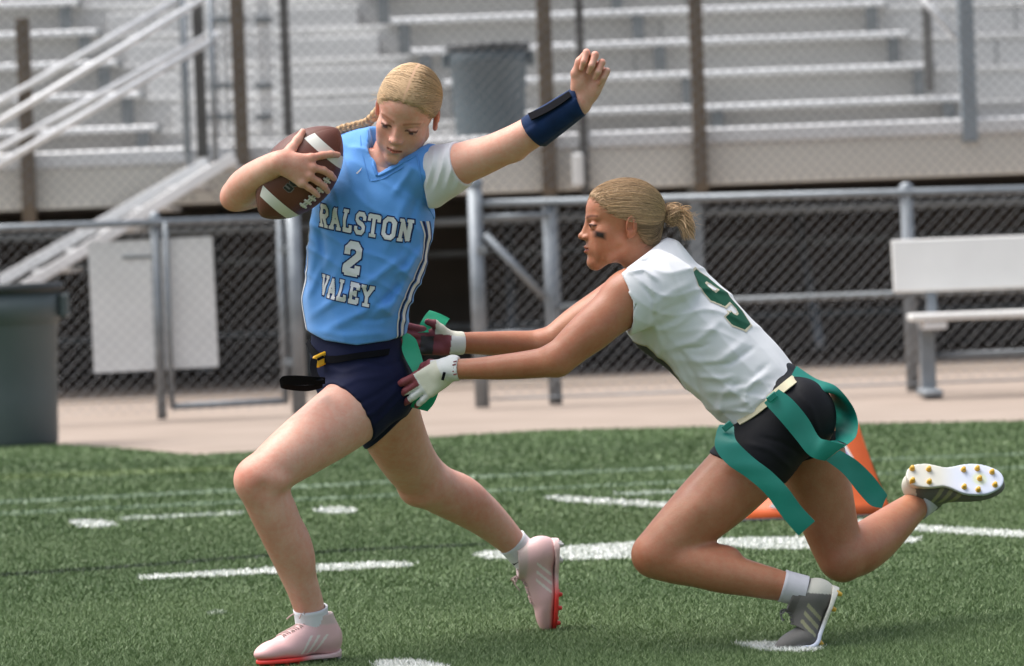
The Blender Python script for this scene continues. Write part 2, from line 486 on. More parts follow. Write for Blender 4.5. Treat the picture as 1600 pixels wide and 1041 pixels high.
for px in (1422, 1990):
    x = fx(px)
    MB().tube([(x, FY + 0.03, 0), (x, FY + 0.03, zr1 + 0.03)], 0.040, 12).lathe([(0.046, 0), (0.046, 0.03), (0.025, 0.05), (0, 0.056)], (x, FY + 0.03, zr1 + 0.02), 12).build('post', galv, rf, True)
for z in (0.42, 0.95):
    MB().box((xg, FY - 0.05, z), (fx(764), FY + 0.0, z + 0.05), 0.004).build('hinge', galv_dark, rf)
tube_part('bottom_wire', (fx(760), FY - 0.03, 0.05), (xe, FY - 0.03, 0.05), 0.006, galv, rf)
chain_link('chain_link_mesh', fx(758), xe, 0.04, 1.215, FY - 0.03, rf)

# ---- team bench at the right
BY = 15.0
be = empty('team_bench', (P(1520, 600, BY).x, BY, 0), 'white aluminium team bench with backrest before the right fence', 'bench')
bx0, bx1 = P(1398, 450, BY).x, P(2080, 450, BY).x
MB().obox(((bx0 + bx1) / 2, BY + 0.10, 0.785), Vector((1, 0, 0)), nz((0, 0.98, -0.18)), nz((0, 0.18, 0.98)), ((bx1 - bx0) / 2, 0.02, 0.160), 0.008).build('backrest', bench_white, be)
sx0 = P(1417, 490, BY).x
for k, yo in enumerate((-0.20, -0.055)):
    MB().box((sx0, BY + yo - 0.07, 0.455), (bx1, BY + yo + 0.068, 0.50), 0.010).build('seat', bench_white, be)
for px in (1447, 1950):
    x = P(px, 500, BY).x
    MB().box((x - 0.045, BY - 0.05, 0.03), (x + 0.045, BY + 0.03, 0.45), 0.008).build('leg', galv, be)
    MB().box((x - 0.06, BY - 0.30, 0.0), (x + 0.06, BY + 0.16, 0.05), 0.015).build('foot', galv, be)
    MB().obox((x + 0.045, BY + 0.10, 0.60), Vector((1, 0, 0)), nz((0, 0.98, -0.18)), nz((0, 0.18, 0.98)), (0.03, 0.025, 0.22), 0.006).build('back_support', galv, be)
    MB().box((x - 0.04, BY - 0.25, 0.405), (x + 0.10, BY + 0.12, 0.452), 0.006).build('seat_bracket', alu, be)
tube_part('stretcher', (P(1447, 500, BY).x, BY, 0.24), (P(1950, 500, BY).x, BY, 0.24), 0.022, galv, be)

# ---- grey waste bins
def waste_bin(cx, cy, z0, h, r, body_m, rim_m, label):
    e = empty('waste_bin', (cx, cy, z0), label, 'waste bin', 'round grey waste bins')
    prof = [(0.0, 0.0), (r * 0.86, 0.0), (r * 0.885, 0.02), (r * 0.90, h * 0.3), (r * 0.95, h * 0.72), (r * 0.965, h * 0.73), (r * 0.965, h * 0.755), (r, h * 0.76), (r * 1.01, h * 0.95), (r * 0.95, h * 0.95), (r * 0.86, h * 0.3), (0, h * 0.28)]
    MB().lathe(prof, (cx, cy, z0), 48).build('body', body_m, e, True)
    MB().lathe([(r * 1.0, h * 0.94), (r * 1.06, h * 0.945), (r * 1.075, h * 0.97), (r * 1.06, h), (r * 0.98, h), (r * 0.95, h * 0.97), (r * 0.95, h * 0.94)], (cx, cy, z0), 48).build('rim', rim_m, e, True)
    for s in (-1, 1):
        MB().box((cx + s * r * 1.08 - 0.025, cy - 0.07, z0 + h * 0.78), (cx + s * r * 1.08 + 0.025, cy + 0.07, z0 + h * 0.93), 0.012).build('handle', body_m, e)
    return e
b0 = G(46, 697)
waste_bin(P(4, 600, b0.y).x, b0.y + 0.2, 0.0, 0.885, 0.305, bin_mat, bin_dark, 'dark grey waste bin standing at the turf edge, far left')

# ---- the bleachers
DZ, DY0, DY1 = 1.80, 21.4, 22.75
bl = empty('bleachers', (0, 22, 0), 'long aluminium bleachers with rows of plank seats behind the field', 'bleachers')
XL, XR = -15.0, 15.0
MB().box((XL, DY0, 1.40), (XR, DY0 + 0.04, 1.70), 0.006).build('fascia', M('fascia_cream', (0.70, 0.67, 0.60), 0.6, var=0.08, vscale=1.2, stretch=(0.3, 1, 1)), bl)
MB().box((XL, DY0 - 0.03, 1.703), (XR, DY0 + 0.08, 1.835), 0.02).build('deck_nosing', alu, bl)
for k in range(3):
    y0 = DY0 + 0.09 + k * 0.42
    MB().box((XL, y0, 1.74), (XR, y0 + 0.41, 1.795), 0.006).build('deck_plank', alu_panel, bl)
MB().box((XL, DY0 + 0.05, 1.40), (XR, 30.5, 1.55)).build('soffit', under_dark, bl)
def row_geo(n):
    return 22.95 + 0.66 * (n - 1), 2.06 + 0.295 * (n - 1)         # seat front depth, seat top height
row_py = {1: 180, 2: 122, 3: 72, 4: 18}
left_end = {1: 245, 2: 220, 3: 183, 4: 152}
mid_start = {1: 735, 2: 690, 3: 641, 4: 608}
mid_end = {1: 1508, 2: 1461, 3: 1420, 4: 1385}
def ext(d, n):
    return d[n] if n in d else d[4] + (d[4] - d[3]) * (n - 4)
support = M('seat_support', (0.20, 0.215, 0.22), 0.5, var=0.15, metal=0.4)
for n in range(1, 11):
    yf, zt = row_geo(n)
    MB().box((XL, yf + 0.30, zt - 0.26 + 0.0), (XR, yf + 0.62, zt - 0.215), 0.004).build('footboard', alu_panel, bl)
    MB().box((XL, yf + 0.26, zt - 0.50), (XR, yf + 0.285, zt - 0.06), 0.003).build('riser', alu_panel, bl)
    MB().box((XL, yf + 0.24, zt - 0.085), (XR, yf + 0.30, zt - 0.04), 0.006).build('riser_cap', alu_panel, bl)
    py = row_py.get(n, 18 - 52 * (n - 4))
    segs = ((XL, P(ext(left_end, n), py, yf).x), (P(ext(mid_start, n), py, yf).x, P(ext(mid_end, n), py, yf).x))
    if n == 1: segs = segs + ((P(1760, py, yf).x, XR),)
    else: segs = segs + ((P(1700 + 40 * n, py, yf).x, XR),)
    for (a, b) in segs:
        MB().box((a, yf, zt - 0.05), (b, yf + 0.115, zt), 0.010).build('seat', alu, bl)
        MB().box((a, yf + 0.122, zt - 0.05), (b, yf + 0.235, zt), 0.010).build('seat', alu, bl)
        for e_ in ([b + 0.006] if a == XL else [a - 0.006, b + 0.006]):
            MB().box((e_ - 0.006, yf - 0.004, zt - 0.056), (e_ + 0.006, yf + 0.239, zt + 0.003), 0.003).build('end_cap', support, bl)
        for s_ in ((b - 0.12,) if a == XL else ((a + 0.12, b - 0.12) + ((a + b) / 2,) * (b - a > 2.5))):
            if abs(s_) < 14.8:
                MB().box((s_ - 0.05, yf + 0.03, zt - 0.30), (s_ + 0.05, yf + 0.10, zt - 0.052), 0.004).build('seat_bracket', support, bl)
    for k_ in range(int((XR - XL) / 3.0)):
        x_ = XL + 1.1 + k_ * 3.0 + 0.25 * (n % 3)
        MB().box((x_ - 0.006, yf + 0.252, zt - 0.48), (x_ + 0.006, yf + 0.262, zt - 0.09), 0.002).build('panel_seam', support, bl)
    # half steps in the aisle
    a, b = segs[0][1] + 0.25, segs[1][0] - 0.1
    MB().box((a, yf - 0.02, zt - 0.42), (b, yf + 0.25, zt - 0.14), 0.008).build('aisle_step', alu_panel, bl)
MB().box((XL, 29.9, 1.4), (XR, 30.1, 7.0)).build('back_wall', alu_panel, bl)
MB().box((XL, 26.5, 0), (XR, 26.7, 1.4)).build('added_back_skirt', under_dark, bl)  # closing wall added so the space under the seats stays dark
for px in (-700, -200, 462, 866, 1092, 1700, 2300):
    x = P(px, 500, 21.6).x
    MB().box((x - 0.055, 21.55, 0), (x + 0.055, 21.68, 1.40), 0.006).build('column', galv_dark if px != 866 else galv, bl)
    MB().box((x - 0.055, 24.2, 0), (x + 0.055, 24.32, 1.40), 0.006).build('column', galv_dark, bl)
for k in range(13):
    x = -14.1 + k * 2.35
    MB().obox((x, 23.0, 0.75), Vector((1, 0, 0)), nz((0, 1, 0.5)), nz((0, -0.5, 1)), (0.035, 1.35, 0.035), 0.004).build('raker_brace', galv_dark, bl)
for (z, y) in ((0.35, 24.1), (0.95, 24.1), (1.2, 21.8)):
    tube_part('cross_rail', (XL, y, z), (XR, y, z), 0.035, galv_dark, bl)
tag(MB().box((-16, 19.6, -0.009), (16, 27.0, -0.004)).build('dirt_strip', dirt), kind='structure')

# guard fence on the deck front
GY = 21.32
gf = empty('guard_fence', (0, GY, 1.4), 'tall chain-link guard fence with brown posts along the bleacher front', 'fence')
def gpost(px_top, px_bot, y_top, y_bot, wpx, mat, dy=0.0, name='post'):
    a, b = P(px_top, y_top, GY + dy), P(px_bot, y_bot, GY + dy)
    x = (a.x + b.x) / 2
    w = wpx * mpp(GY) / 2
    top = a.z if y_top > 0 else 5.2
    MB().box((x - w, GY + dy - w, b.z), (x + w, GY + dy + w, top), 0.006).build(name, mat, gf)
gpost(35, 47, 28, 352, 21, rust_post)
gpost(305, 320, -5, 246, 17, M('grey_brown_steel', (0.10, 0.095, 0.088), 0.6, var=0.2, vscale=6), 0.05)
gpost(283, 291, -5, 240, 8, galv_dark, 0.06)
gpost(365, 384, -5, 262, 21, rust_post)
gpost(442, 452, -5, 215, 14, M('grey_brown_steel', (0.10, 0.095, 0.088)), 0.05)
gpost(846, 862, -5, 305, 23, rust_post)
gpost(903, 916, -5, 305, 13, M('grey_brown_steel', (0.10, 0.095, 0.088)), 0.05)
gpost(1085, 1097, -5, 300, 21, rust_post)
gpost(1447, 1452, -5, 142, 15, M('grey_brown_steel', (0.10, 0.095, 0.088)), 1.6)
gpost(1508, 1515, -5, 222, 24, M('blue_grey_steel', (0.25, 0.29, 0.32), 0.5, var=0.1, vscale=5), 0.1)
gpost(1800, 1812, -5, 300, 21, rust_post)
gpost(-320, -305, -5, 300, 21, rust_post)
for (a, b, r) in ((404, 414, 0.016), (414, 424, 0.016), (336, 343, 0.012), (350, 356, 0.012)):
    gpost(a, b, -5, 215, r * 2 / mpp(GY), alu, 0.03, 'gate_tube')
for (pa, pb) in ((398, 425), (325, 385)):
    for py in (32, 135, 184):
        p, q = P(pa, py, GY), P(pb, py, GY)
        MB().box((p.x, GY - 0.04, p.z - 0.018), (q.x, GY + 0.07, p.z + 0.018), 0.003).build('hinge_clamp', galv_dark, gf)
tube_part('brace', P(1438, -6, GY + 0.2), P(1497, 62, GY + 0.2), 0.030, alu, gf)
guard_wire = M('old_chain_link_wire', (0.16, 0.165, 0.17), 0.55, metal=0.2)
chain_link('chain_link_mesh', XL + 0.2, P(300, 100, GY).x, 1.42, 5.2, GY - 0.07, gf, 0.06, 0.0029, mat=guard_wire)
chain_link('chain_link_mesh', P(318, 100, GY).x, P(840, 100, GY).x, 1.42, 5.2, GY - 0.07, gf, 0.06, 0.0029, mat=guard_wire)
chain_link('chain_link_mesh', P(842, 100, GY).x, XR - 0.2, 1.42, 5.2, GY - 0.07, gf, 0.06, 0.0029, mat=guard_wire)
MB().obox(P(903, 266, GY - 0.1), Vector((1, 0, 0)), Vector((0, 1, 0)), Vector((0, 0, 1)), (0.045, 0.03, 0.13), 0.02).build('white_bracket', bench_white, gf)

p = P(767, 208, 22.1)
waste_bin(p.x, 22.1, 1.797, 0.755, 0.305, bin_blue, bin_dark, 'blue-grey waste bin up on the bleacher deck behind the runner')

# ---- the stair up to the deck at the left
st = empty('bleacher_stair', (P(0, 700, 19.5).x, 20.3, 0), 'aluminium stair with sloping handrails climbing to the bleacher deck', 'stair')
def rail(name, p1, p2, Y, r, mat=alu, extend=0.0):
    a, b = P(*p1, Y), P(*p2, Y)
    a = a - (b - a) * extend
    return MB().tube([a, b], r, 10).build(name, mat, st, True)
NY, SY = 20.25, 21.25
rail('handrail', (0, 159), (277, 0), SY, 0.026, extend=0.6)
rail('handrail', (0, 190), (317, -1), NY, 0.026, extend=0.6)
rail('handrail', (0, 232), (322, 57), SY, 0.024, extend=0.6)
rail('handrail', (0, 257), (331, 63), NY, 0.026, extend=0.6)
a, b = P(331, 63, NY), P(322, 57, SY)
MB().tube([a, (a + b) / 2 + Vector((0.05, 0, 0.03)), b], 0.024, 10).build('handrail_return', alu, st, True)
def stringer(p1, p2, Y, hw, extend):
    a, b = P(*p1, Y), P(*p2, Y)
    a = a - (b - a) * extend
    d = (b - a).normalized(); up = Vector((0, 1, 0)).cross(d).normalized()
    if up.z < 0: up = -up
    MB().obox((a + b) / 2, d, Vector((0, 1, 0)), up, ((b - a).length / 2, 0.022, hw), 0.005).build('stringer', alu, st)
    return a, b
stringer((0, 440), (325, 253), SY, 0.042, 0.62)
sa, sb = stringer((48, 443), (367, 245), NY, 0.042, 0.80)
nst = 11
for i in range(nst):
    q = sa.lerp(sb, (i + 0.5) / nst)
    MB().box((q.x - 0.14, NY + 0.03, q.z - 0.02), (q.x + 0.14, SY - 0.03, q.z + 0.015), 0.005).build('tread', alu_panel, st)
for Y, (r0, r1), (s0, s1) in ((NY, ((0, 190), (317, -1)), ((48, 443), (367, 245))), (SY, ((0, 159), (277, 0)), ((0, 440), (325, 253)))):
    ra_, rb_, ta, tb = P(*r0, Y), P(*r1, Y), P(*s0, Y), P(*s1, Y)
    for x in (tb.x - 0.14, ta.x - 0.25):
        zt_ = ra_.z + (rb_.z - ra_.z) * (x - ra_.x) / (rb_.x - ra_.x); zb_ = ta.z + (tb.z - ta.z) * (x - ta.x) / (tb.x - ta.x)
        MB().tube([(x, Y, zb_), (x, Y, zt_)], 0.02, 8).build('baluster', galv, st, True)

# ---- orange yard marker behind the lunging player
YM = G(1270, 809).y
ym = empty('yard_marker', (P(1270, 800, YM).x, YM, 0), 'orange folding yard marker standing behind the lunging player', 'yard marker')
orange = M('orange_vinyl', (0.72, 0.115, 0.025), 0.5, c2=(0.80, 0.15, 0.035), vscale=6, bump=0.2)
black_vinyl = M('black_vinyl', (0.02, 0.02, 0.02), 0.6)
def mk(px, py, dy): return P(px, py, YM + dy)
x0, x1 = P(1160, 800, YM).x, P(1392, 800, YM).x
xt0, xt1 = P(1230, 670, YM).x, P(1340, 662, YM).x
zt = P(1300, 662, YM).z
cx_ = (x0 + x1) / 2
for s, nm in ((-1, 'front_panel'), (1, 'rear_panel')):
    vs, fs = [], []
    for j in range(9):
        v = j / 8
        bow = math.sin(v * math.pi) * 0.012
        xa_ = x0 + (xt0 - x0) * (v ** 0.8); xb_ = x1 + (xt1 - x1) * (v ** 0.75)
        yy = s * (0.13 * (1 - v) + 0.012)
        for dd in (0.0, 0.014):
            vs += [(xa_, YM + yy + s * (bow - dd), 0.012 + (zt - 0.012) * v), (xb_, YM + yy + s * (bow - dd), 0.012 + (zt - 0.012) * v)]
    for j in range(8):
        q = j * 4
        fs += [(q, q + 1, q + 5, q + 4), (q + 2, q + 6, q + 7, q + 3), (q, q + 4, q + 6, q + 2), (q + 1, q + 3, q + 7, q + 5)]
    fs += [(0, 2, 3, 1), (32, 33, 35, 34)]
    MB().add(vs, fs).build(nm, orange, ym, True)
MB().box((x0 - 0.01, YM - 0.16, 0.002), (x1 + 0.01, YM + 0.16, 0.014), 0.004).build('base_mat', black_vinyl, ym)
for s in (-1, 1):
    vs = [(xt0, YM - 0.012, zt - 0.003), (xt0, YM + 0.012, zt - 0.003), (x0, YM + 0.14, 0.014), (x0, YM - 0.14, 0.014)] if s < 0 else \
         [(xt1, YM - 0.012, zt - 0.003), (xt1, YM + 0.012, zt - 0.003), (x1, YM + 0.14, 0.014), (x1, YM - 0.14, 0.014)]
    MB().add([Vector(v) + Vector((-s * 0.006, 0, 0)) for v in vs], [(0, 1, 2, 3)]).build('side_gusset', orange, ym)
def marker_patch(name, pts, mat, off):
    vs = []
    for (px, py) in pts:
        q = P(px, py, YM - 0.10)
        v = min(1, max(0, (q.z - 0.012) / (zt - 0.012)))
        vs.append((q.x, YM - (0.13 * (1 - v) + 0.012) - math.sin(v * math.pi) * 0.012 - off, q.z))
    return MB().add(vs, [tuple(range(len(vs)))]).build(name, mat, ym)
marker_patch('white_print', [(1302, 742), (1340, 742), (1334, 716), (1322, 694), (1305, 700)], bench_white, 0.003)
marker_patch('purple_print', [(1308, 736), (1332, 733), (1329, 716), (1319, 700), (1309, 706)], M('purple_print', (0.12, 0.06, 0.38), 0.5), 0.005)
marker_patch('white_print', [(1200, 792), (1224, 794), (1214, 778)], bench_white, 0.003)
# ================================================================== SMOOTH SOLIDS (for bodies, clothes, shoes)
def smin(a, b, k):
    if k <= 0: return np.minimum(a, b)
    h = np.clip(0.5 + 0.5 * (b - a) / k, 0, 1)
    return b + (a - b) * h - k * h * (1 - h)
def smax(a, b, k):
    return -smin(-a, -b, k)
class Field:
    def __init__(s, lo, hi, h):
        s.lo = np.array(lo, float); s.h = h
        s.n = np.ceil((np.array(hi, float) - s.lo) / h).astype(int) + 1
        s.ax = [(s.lo[i] + h * np.arange(s.n[i])).astype(np.float32) for i in range(3)]
        s.v = np.full(tuple(s.n), 1.0, np.float32)
    def reg(s, lo, hi, m):
        a = np.clip(np.floor((np.array(lo) - m - s.lo) / s.h).astype(int), 0, s.n)
        b = np.clip(np.ceil((np.array(hi) + m - s.lo) / s.h).astype(int) + 1, 0, s.n)
        sl = tuple(slice(a[i], b[i]) for i in range(3))
        return sl, s.ax[0][sl[0]][:, None, None], s.ax[1][sl[1]][None, :, None], s.ax[2][sl[2]][None, None, :]
    def put(s, sl, d, k, op):
        if s.v[sl].size == 0: return
        if op == 'add': s.v[sl] = smin(s.v[sl], d, k)
        elif op == 'sub': s.v[sl] = smax(s.v[sl], -d, k)
        elif op == 'and': s.v[sl] = smax(s.v[sl], d, k)
    def cone(s, a, b, ra, rb, k=0.01, op='add', sq=None):
        a, b = np.array(a, float), np.array(b, float)
        rm = max(ra, rb) * (1.0 if sq is None else max(1.0, 1.0 / min(1.0, sq[1])))
        sl, X, Y, Z = s.reg(np.minimum(a, b) - rm, np.maximum(a, b) + rm, k * 1.5 + 4 * s.h)
        ba = b - a; l2 = max(float(ba @ ba), 1e-12)
        px, py, pz = X - a[0], Y - a[1], Z - a[2]
        t = np.clip((px * ba[0] + py * ba[1] + pz * ba[2]) / l2, 0, 1)
        qx, qy, qz = px - t * ba[0], py - t * ba[1], pz - t * ba[2]
        if sq is not None:                       # sq = (direction, factor >1 flattens along it)
            d = np.array(sq[0], float); d /= np.linalg.norm(d)
            e = (qx * d[0] + qy * d[1] + qz * d[2]) * (sq[1] - 1)
            qx, qy, qz = qx + d[0] * e, qy + d[1] * e, qz + d[2] * e
        d = np.sqrt(qx * qx + qy * qy + qz * qz) - (ra + (rb - ra) * t)
        s.put(sl, d, k, op)
    def ell(s, c, r, Rm=None, k=0.01, op='add'):
        c, r = np.array(c, float), np.array(r, float)
        m = max(r)
        sl, X, Y, Z = s.reg(c - m, c + m, k * 1.5 + 4 * s.h)
        x, y, z = X - c[0], Y - c[1], Z - c[2]
        if Rm is not None:
            A = np.array(Rm, float)              # rows are the axes
            x, y, z = (A[i, 0] * x + A[i, 1] * y + A[i, 2] * z for i in range(3))
        k0 = np.sqrt((x / r[0]) ** 2 + (y / r[1]) ** 2 + (z / r[2]) ** 2)
        k1 = np.sqrt((x / r[0] ** 2) ** 2 + (y / r[1] ** 2) ** 2 + (z / r[2] ** 2) ** 2)
        s.put(sl, k0 * (k0 - 1) / np.maximum(k1, 1e-6), k, op)
    def limb(s, L, k=0.012, grow=0.0, sub=8):
        """L: list of (px, py, Y, radius in px); one smooth tapering tube"""
        pts = [P(*q[:3]) for q in L]; rr = [q[3] * mpp(q[2]) + grow for q in L]
        C = catmull(pts, sub); n = len(C)
        Rr = np.array([v.x for v in catmull([Vector((r, 0, 0)) for r in rr], sub)])
        A = np.array([tuple(c) for c in C]); rm = max(rr) + 0.002
        m = k * 1.5 + 4 * s.h
        sl0, X0, Y0, Z0 = s.reg(A.min(0) - rm, A.max(0) + rm, m)
        if s.v[sl0].size == 0: return
        T = np.full(s.v[sl0].shape, 1.0, np.float32)
        o = [q.start for q in sl0]
        for i in range(n - 1):
            a, b, ra, rb = A[i], A[i + 1], Rr[i], Rr[i + 1]
            sl, X, Y, Z = s.reg(np.minimum(a, b) - max(ra, rb), np.maximum(a, b) + max(ra, rb), m)
            if s.v[sl].size == 0: continue
            ba = b - a; l2 = max(float(ba @ ba), 1e-12)
            px, py, pz = X - a[0], Y - a[1], Z - a[2]
            t = np.clip((px * ba[0] + py * ba[1] + pz * ba[2]) / l2, 0, 1)
            d = np.sqrt((px - t * ba[0]) ** 2 + (py - t * ba[1]) ** 2 + (pz - t * ba[2]) ** 2) - (ra + (rb - ra) * t)
            ls = tuple(slice(q.start - w, q.stop - w) for q, w in zip(sl, o))
            T[ls] = np.minimum(T[ls], d)
        s.put(sl0, T, k, 'add')
    def loft(s, w, l0, st, k=0.01, e=2.3, op='add', off=None):
        """st: list of (centre, half width along l, half depth, yaw deg) ordered along the axis w"""
        w = np.array(w, float); w /= np.linalg.norm(w)
        l0 = np.array(l0, float); l0 -= w * (l0 @ w); l0 /= np.linalg.norm(l0)
        n0 = np.cross(w, l0)
        C = np.array([tuple(q[0]) for q in st], float); T = C @ w
        o = np.argsort(T); C, T = C[o], T[o]
        Aa = np.array([q[1] for q in st])[o]; Bb = np.array([q[2] for q in st])[o]; Yw = np.radians(np.array([q[3] for q in st]))[o]
        cu, cv = C @ l0, C @ n0
        lo, hi = C.min(0) - max(Aa.max(), Bb.max()), C.max(0) + max(Aa.max(), Bb.max())
        sl, X, Y, Z = s.reg(lo, hi, 0.02 + k)
        t = X * w[0] + Y * w[1] + Z * w[2]
        tt = np.linspace(T[0], T[-1], 400)
        def sm(vals):
            f = np.interp(tt, T, vals)
            kz = np.hanning(61); kz /= kz.sum()
            return np.convolve(np.pad(f, 30, 'edge'), kz, 'valid')
        gi = lambda vals: np.interp(t, tt, sm(vals)).astype(np.float32)
        u = X * l0[0] + Y * l0[1] + Z * l0[2] - gi(cu)
        v = X * n0[0] + Y * n0[1] + Z * n0[2] - gi(cv)
        yw = gi(Yw); cy, sy = np.cos(yw), np.sin(yw)
        u, v = u * cy + v * sy, -u * sy + v * cy
        a, b = gi(Aa), gi(Bb)
        rr = (np.abs(u / a) ** e + np.abs(v / b) ** e) ** (1.0 / e)
        d = (rr - 1) * np.minimum(a, b)
        d = np.maximum(d, np.maximum(t - T[-1], T[0] - t))
        s.put(sl, d, k, op)
    def half(s, p, n, k=0.0):
        """cut away the side the normal points to"""
        p, n = np.array(p, float), np.array(n, float); n /= np.linalg.norm(n)
        X, Y, Z = s.ax[0][:, None, None], s.ax[1][None, :, None], s.ax[2][None, None, :]
        d = (X - p[0]) * n[0] + (Y - p[1]) * n[1] + (Z - p[2]) * n[2]
        s.v = smax(s.v, d.astype(np.float32), k)
    def folds(s, segs, Yref):
        """cloth folds: ridges (amp > 0) and valleys along strokes ((px, py), ..., width m, amp m) seen from the front"""
        X, Z = s.ax[0][:, None], s.ax[2][None, :]
        acc = np.zeros((len(s.ax[0]), len(s.ax[2])), np.float32)
        for pts, wid, amp in segs:
            q = [P(a, b, Yref) for a, b in pts]
            best = np.full_like(acc, 9.0); tb = np.zeros_like(acc); tot = sum((q[i + 1] - q[i]).length for i in range(len(q) - 1)); run = 0.0
            for i in range(len(q) - 1):
                ax_, az_ = q[i].x, q[i].z; bx_, bz_ = q[i + 1].x - ax_, q[i + 1].z - az_
                l2 = bx_ * bx_ + bz_ * bz_; l = math.sqrt(l2)
                t = np.clip(((X - ax_) * bx_ + (Z - az_) * bz_) / l2, 0, 1)
                d = np.sqrt((X - ax_ - t * bx_) ** 2 + (Z - az_ - t * bz_) ** 2)
                m = d < best
                best = np.where(m, d, best); tb = np.where(m, (run + t * l) / tot, tb); run += l
            acc += 1.35 * amp * np.exp(-(best / wid) ** 2) * np.clip(np.sin(np.pi * np.clip(tb, 0.02, 0.98)) * 1.6, 0, 1)
        s.v -= acc[:, None, :]
    def wrinkle(s, dirx, dirz, wl, amp, seed=0, warp=0.02, Yk=0.0):
        """irregular sharp cloth ridges running across (dirx, dirz)"""
        r = np.random.default_rng(seed)
        X, Z = s.ax[0][:, None].astype(np.float64), s.ax[2][None, :].astype(np.float64)
        def nf(fr):
            a = 0
            for _ in range(4):
                th = r.uniform(0, 6.28); a = a + np.sin(fr * (math.cos(th) * X + math.sin(th) * Z) * r.uniform(.6, 1.4) + r.uniform(0, 6.28))
            return a / 2.0
        ph = (X * dirx + Z * dirz + warp * nf(11) + warp * .4 * nf(27)) * (math.pi / wl)
        rid = (1 - np.abs(np.sin(ph))) ** 2.2
        mask = np.clip(nf(14) * .6 + .35, 0, 1)
        s.v -= (amp * (rid - .25) * mask)[:, None, :].astype(np.float32)
    def wobble(s, amp, freq, seed=0, band=0.03):
        r = np.random.default_rng(seed)
        X, Y, Z = s.ax[0][:, None, None], s.ax[1][None, :, None], s.ax[2][None, None, :]
        acc = 0
        for i in range(4):
            kx, ky, kz = r.normal(0, freq, 3)
            acc = acc + np.sin(kx * X + ky * Y + kz * Z + r.uniform(0, 6.28)).astype(np.float32)
        s.v += (amp / 2.0) * acc
    def mesh(s, smooth=1):
        v = s.v; ins = v < 0
        c = np.zeros(tuple(np.array(v.shape) - 1), np.int8)
        corners = [(i, j, k) for i in (0, 1) for j in (0, 1) for k in (0, 1)]
        sh = c.shape
        def cut(a, o): return a[o[0]:o[0] + sh[0], o[1]:o[1] + sh[1], o[2]:o[2] + sh[2]]
        for o in corners: c += cut(ins, o)
        act = np.argwhere((c > 0) & (c < 8))
        if len(act) == 0: return np.zeros((0, 3)), np.zeros((0, 4), int)
        idx = np.full(sh, -1, np.int32); idx[tuple(act.T)] = np.arange(len(act))
        vals = {o: v[act[:, 0] + o[0], act[:, 1] + o[1], act[:, 2] + o[2]] for o in corners}
        acc = np.zeros((len(act), 3)); cnt = np.zeros(len(act))
        for o in corners:
            for a in range(3):
                if o[a] == 1: continue
                p = list(o); p[a] = 1; p = tuple(p)
                va, vb = vals[o], vals[p]
                m = (va < 0) != (vb < 0)
                t = np.where(m, va / np.where(m, va - vb, 1), 0)
                pos = np.tile(np.array(o, float), (len(act), 1)); pos[:, a] = t
                acc[m] += pos[m]; cnt += m
        vert = s.lo + (act + acc / cnt[:, None]) * s.h
        quads = []
        for a in range(3):
            b, d = (a + 1) % 3, (a + 2) % 3
            s0 = [slice(None)] * 3; s1 = [slice(None)] * 3
            s0[a] = slice(0, -1); s1[a] = slice(1, None)
            e0, e1 = ins[tuple(s0)], ins[tuple(s1)]
            ed = np.argwhere(e0 != e1)
            ed = ed[(ed[:, b] > 0) & (ed[:, d] > 0) & (ed[:, b] < v.shape[b] - 1) & (ed[:, d] < v.shape[d] - 1)]
            fl = e0[tuple(ed.T)]
            def ci(db, dd):
                q = ed.copy(); q[:, b] -= db; q[:, d] -= dd
                return idx[tuple(q.T)]
            q = np.stack([ci(1, 1), ci(0, 1), ci(0, 0), ci(1, 0)], 1)
            q[~fl] = q[~fl][:, ::-1]
            quads.append(q)
        quads = np.concatenate(quads)
        quads = quads[(quads >= 0).all(1)]
        for _ in range(smooth):
            vert = relax(vert, quads)
        return vert, quads
def relax(v, q, f=0.5):
    acc = np.zeros_like(v); cnt = np.zeros(len(v))
    for i in range(4):
        for j in (1, 3):
            np.add.at(acc, q[:, i], v[q[:, (i + j) % 4]]); np.add.at(cnt, q[:, i], 1)
    return v + (acc / np.maximum(cnt, 1)[:, None] - v) * f
def relax_fast(v, q, f=0.5, it=1):
    n = len(v)
    for _ in range(it):
        acc = np.zeros_like(v); cnt = np.zeros(n)
        for i in range(4):
            for j in (1, 3):
                w = v[q[:, (i + j) % 4]]
                for a in range(3): acc[:, a] += np.bincount(q[:, i], w[:, a], n)
                cnt += np.bincount(q[:, i], minlength=n)
        v = v + (acc / np.maximum(cnt, 1)[:, None] - v) * f
    return v
relax = relax_fast
def joined(parts):
    V, F, o = [], [], 0
    for v, f in parts:
        V.append(v); F.append(f + o); o += len(v)
    return np.concatenate(V), np.concatenate(F)
def bvh_of(v, f):
    return BVHTree.FromPolygons([tuple(p) for p in v], [tuple(int(i) for i in q) for q in f])
def bounds_of(L, pad):
    q = np.array([tuple(P(*a[:3])) for a in L])
    return q.min(0) - pad, q.max(0) + pad

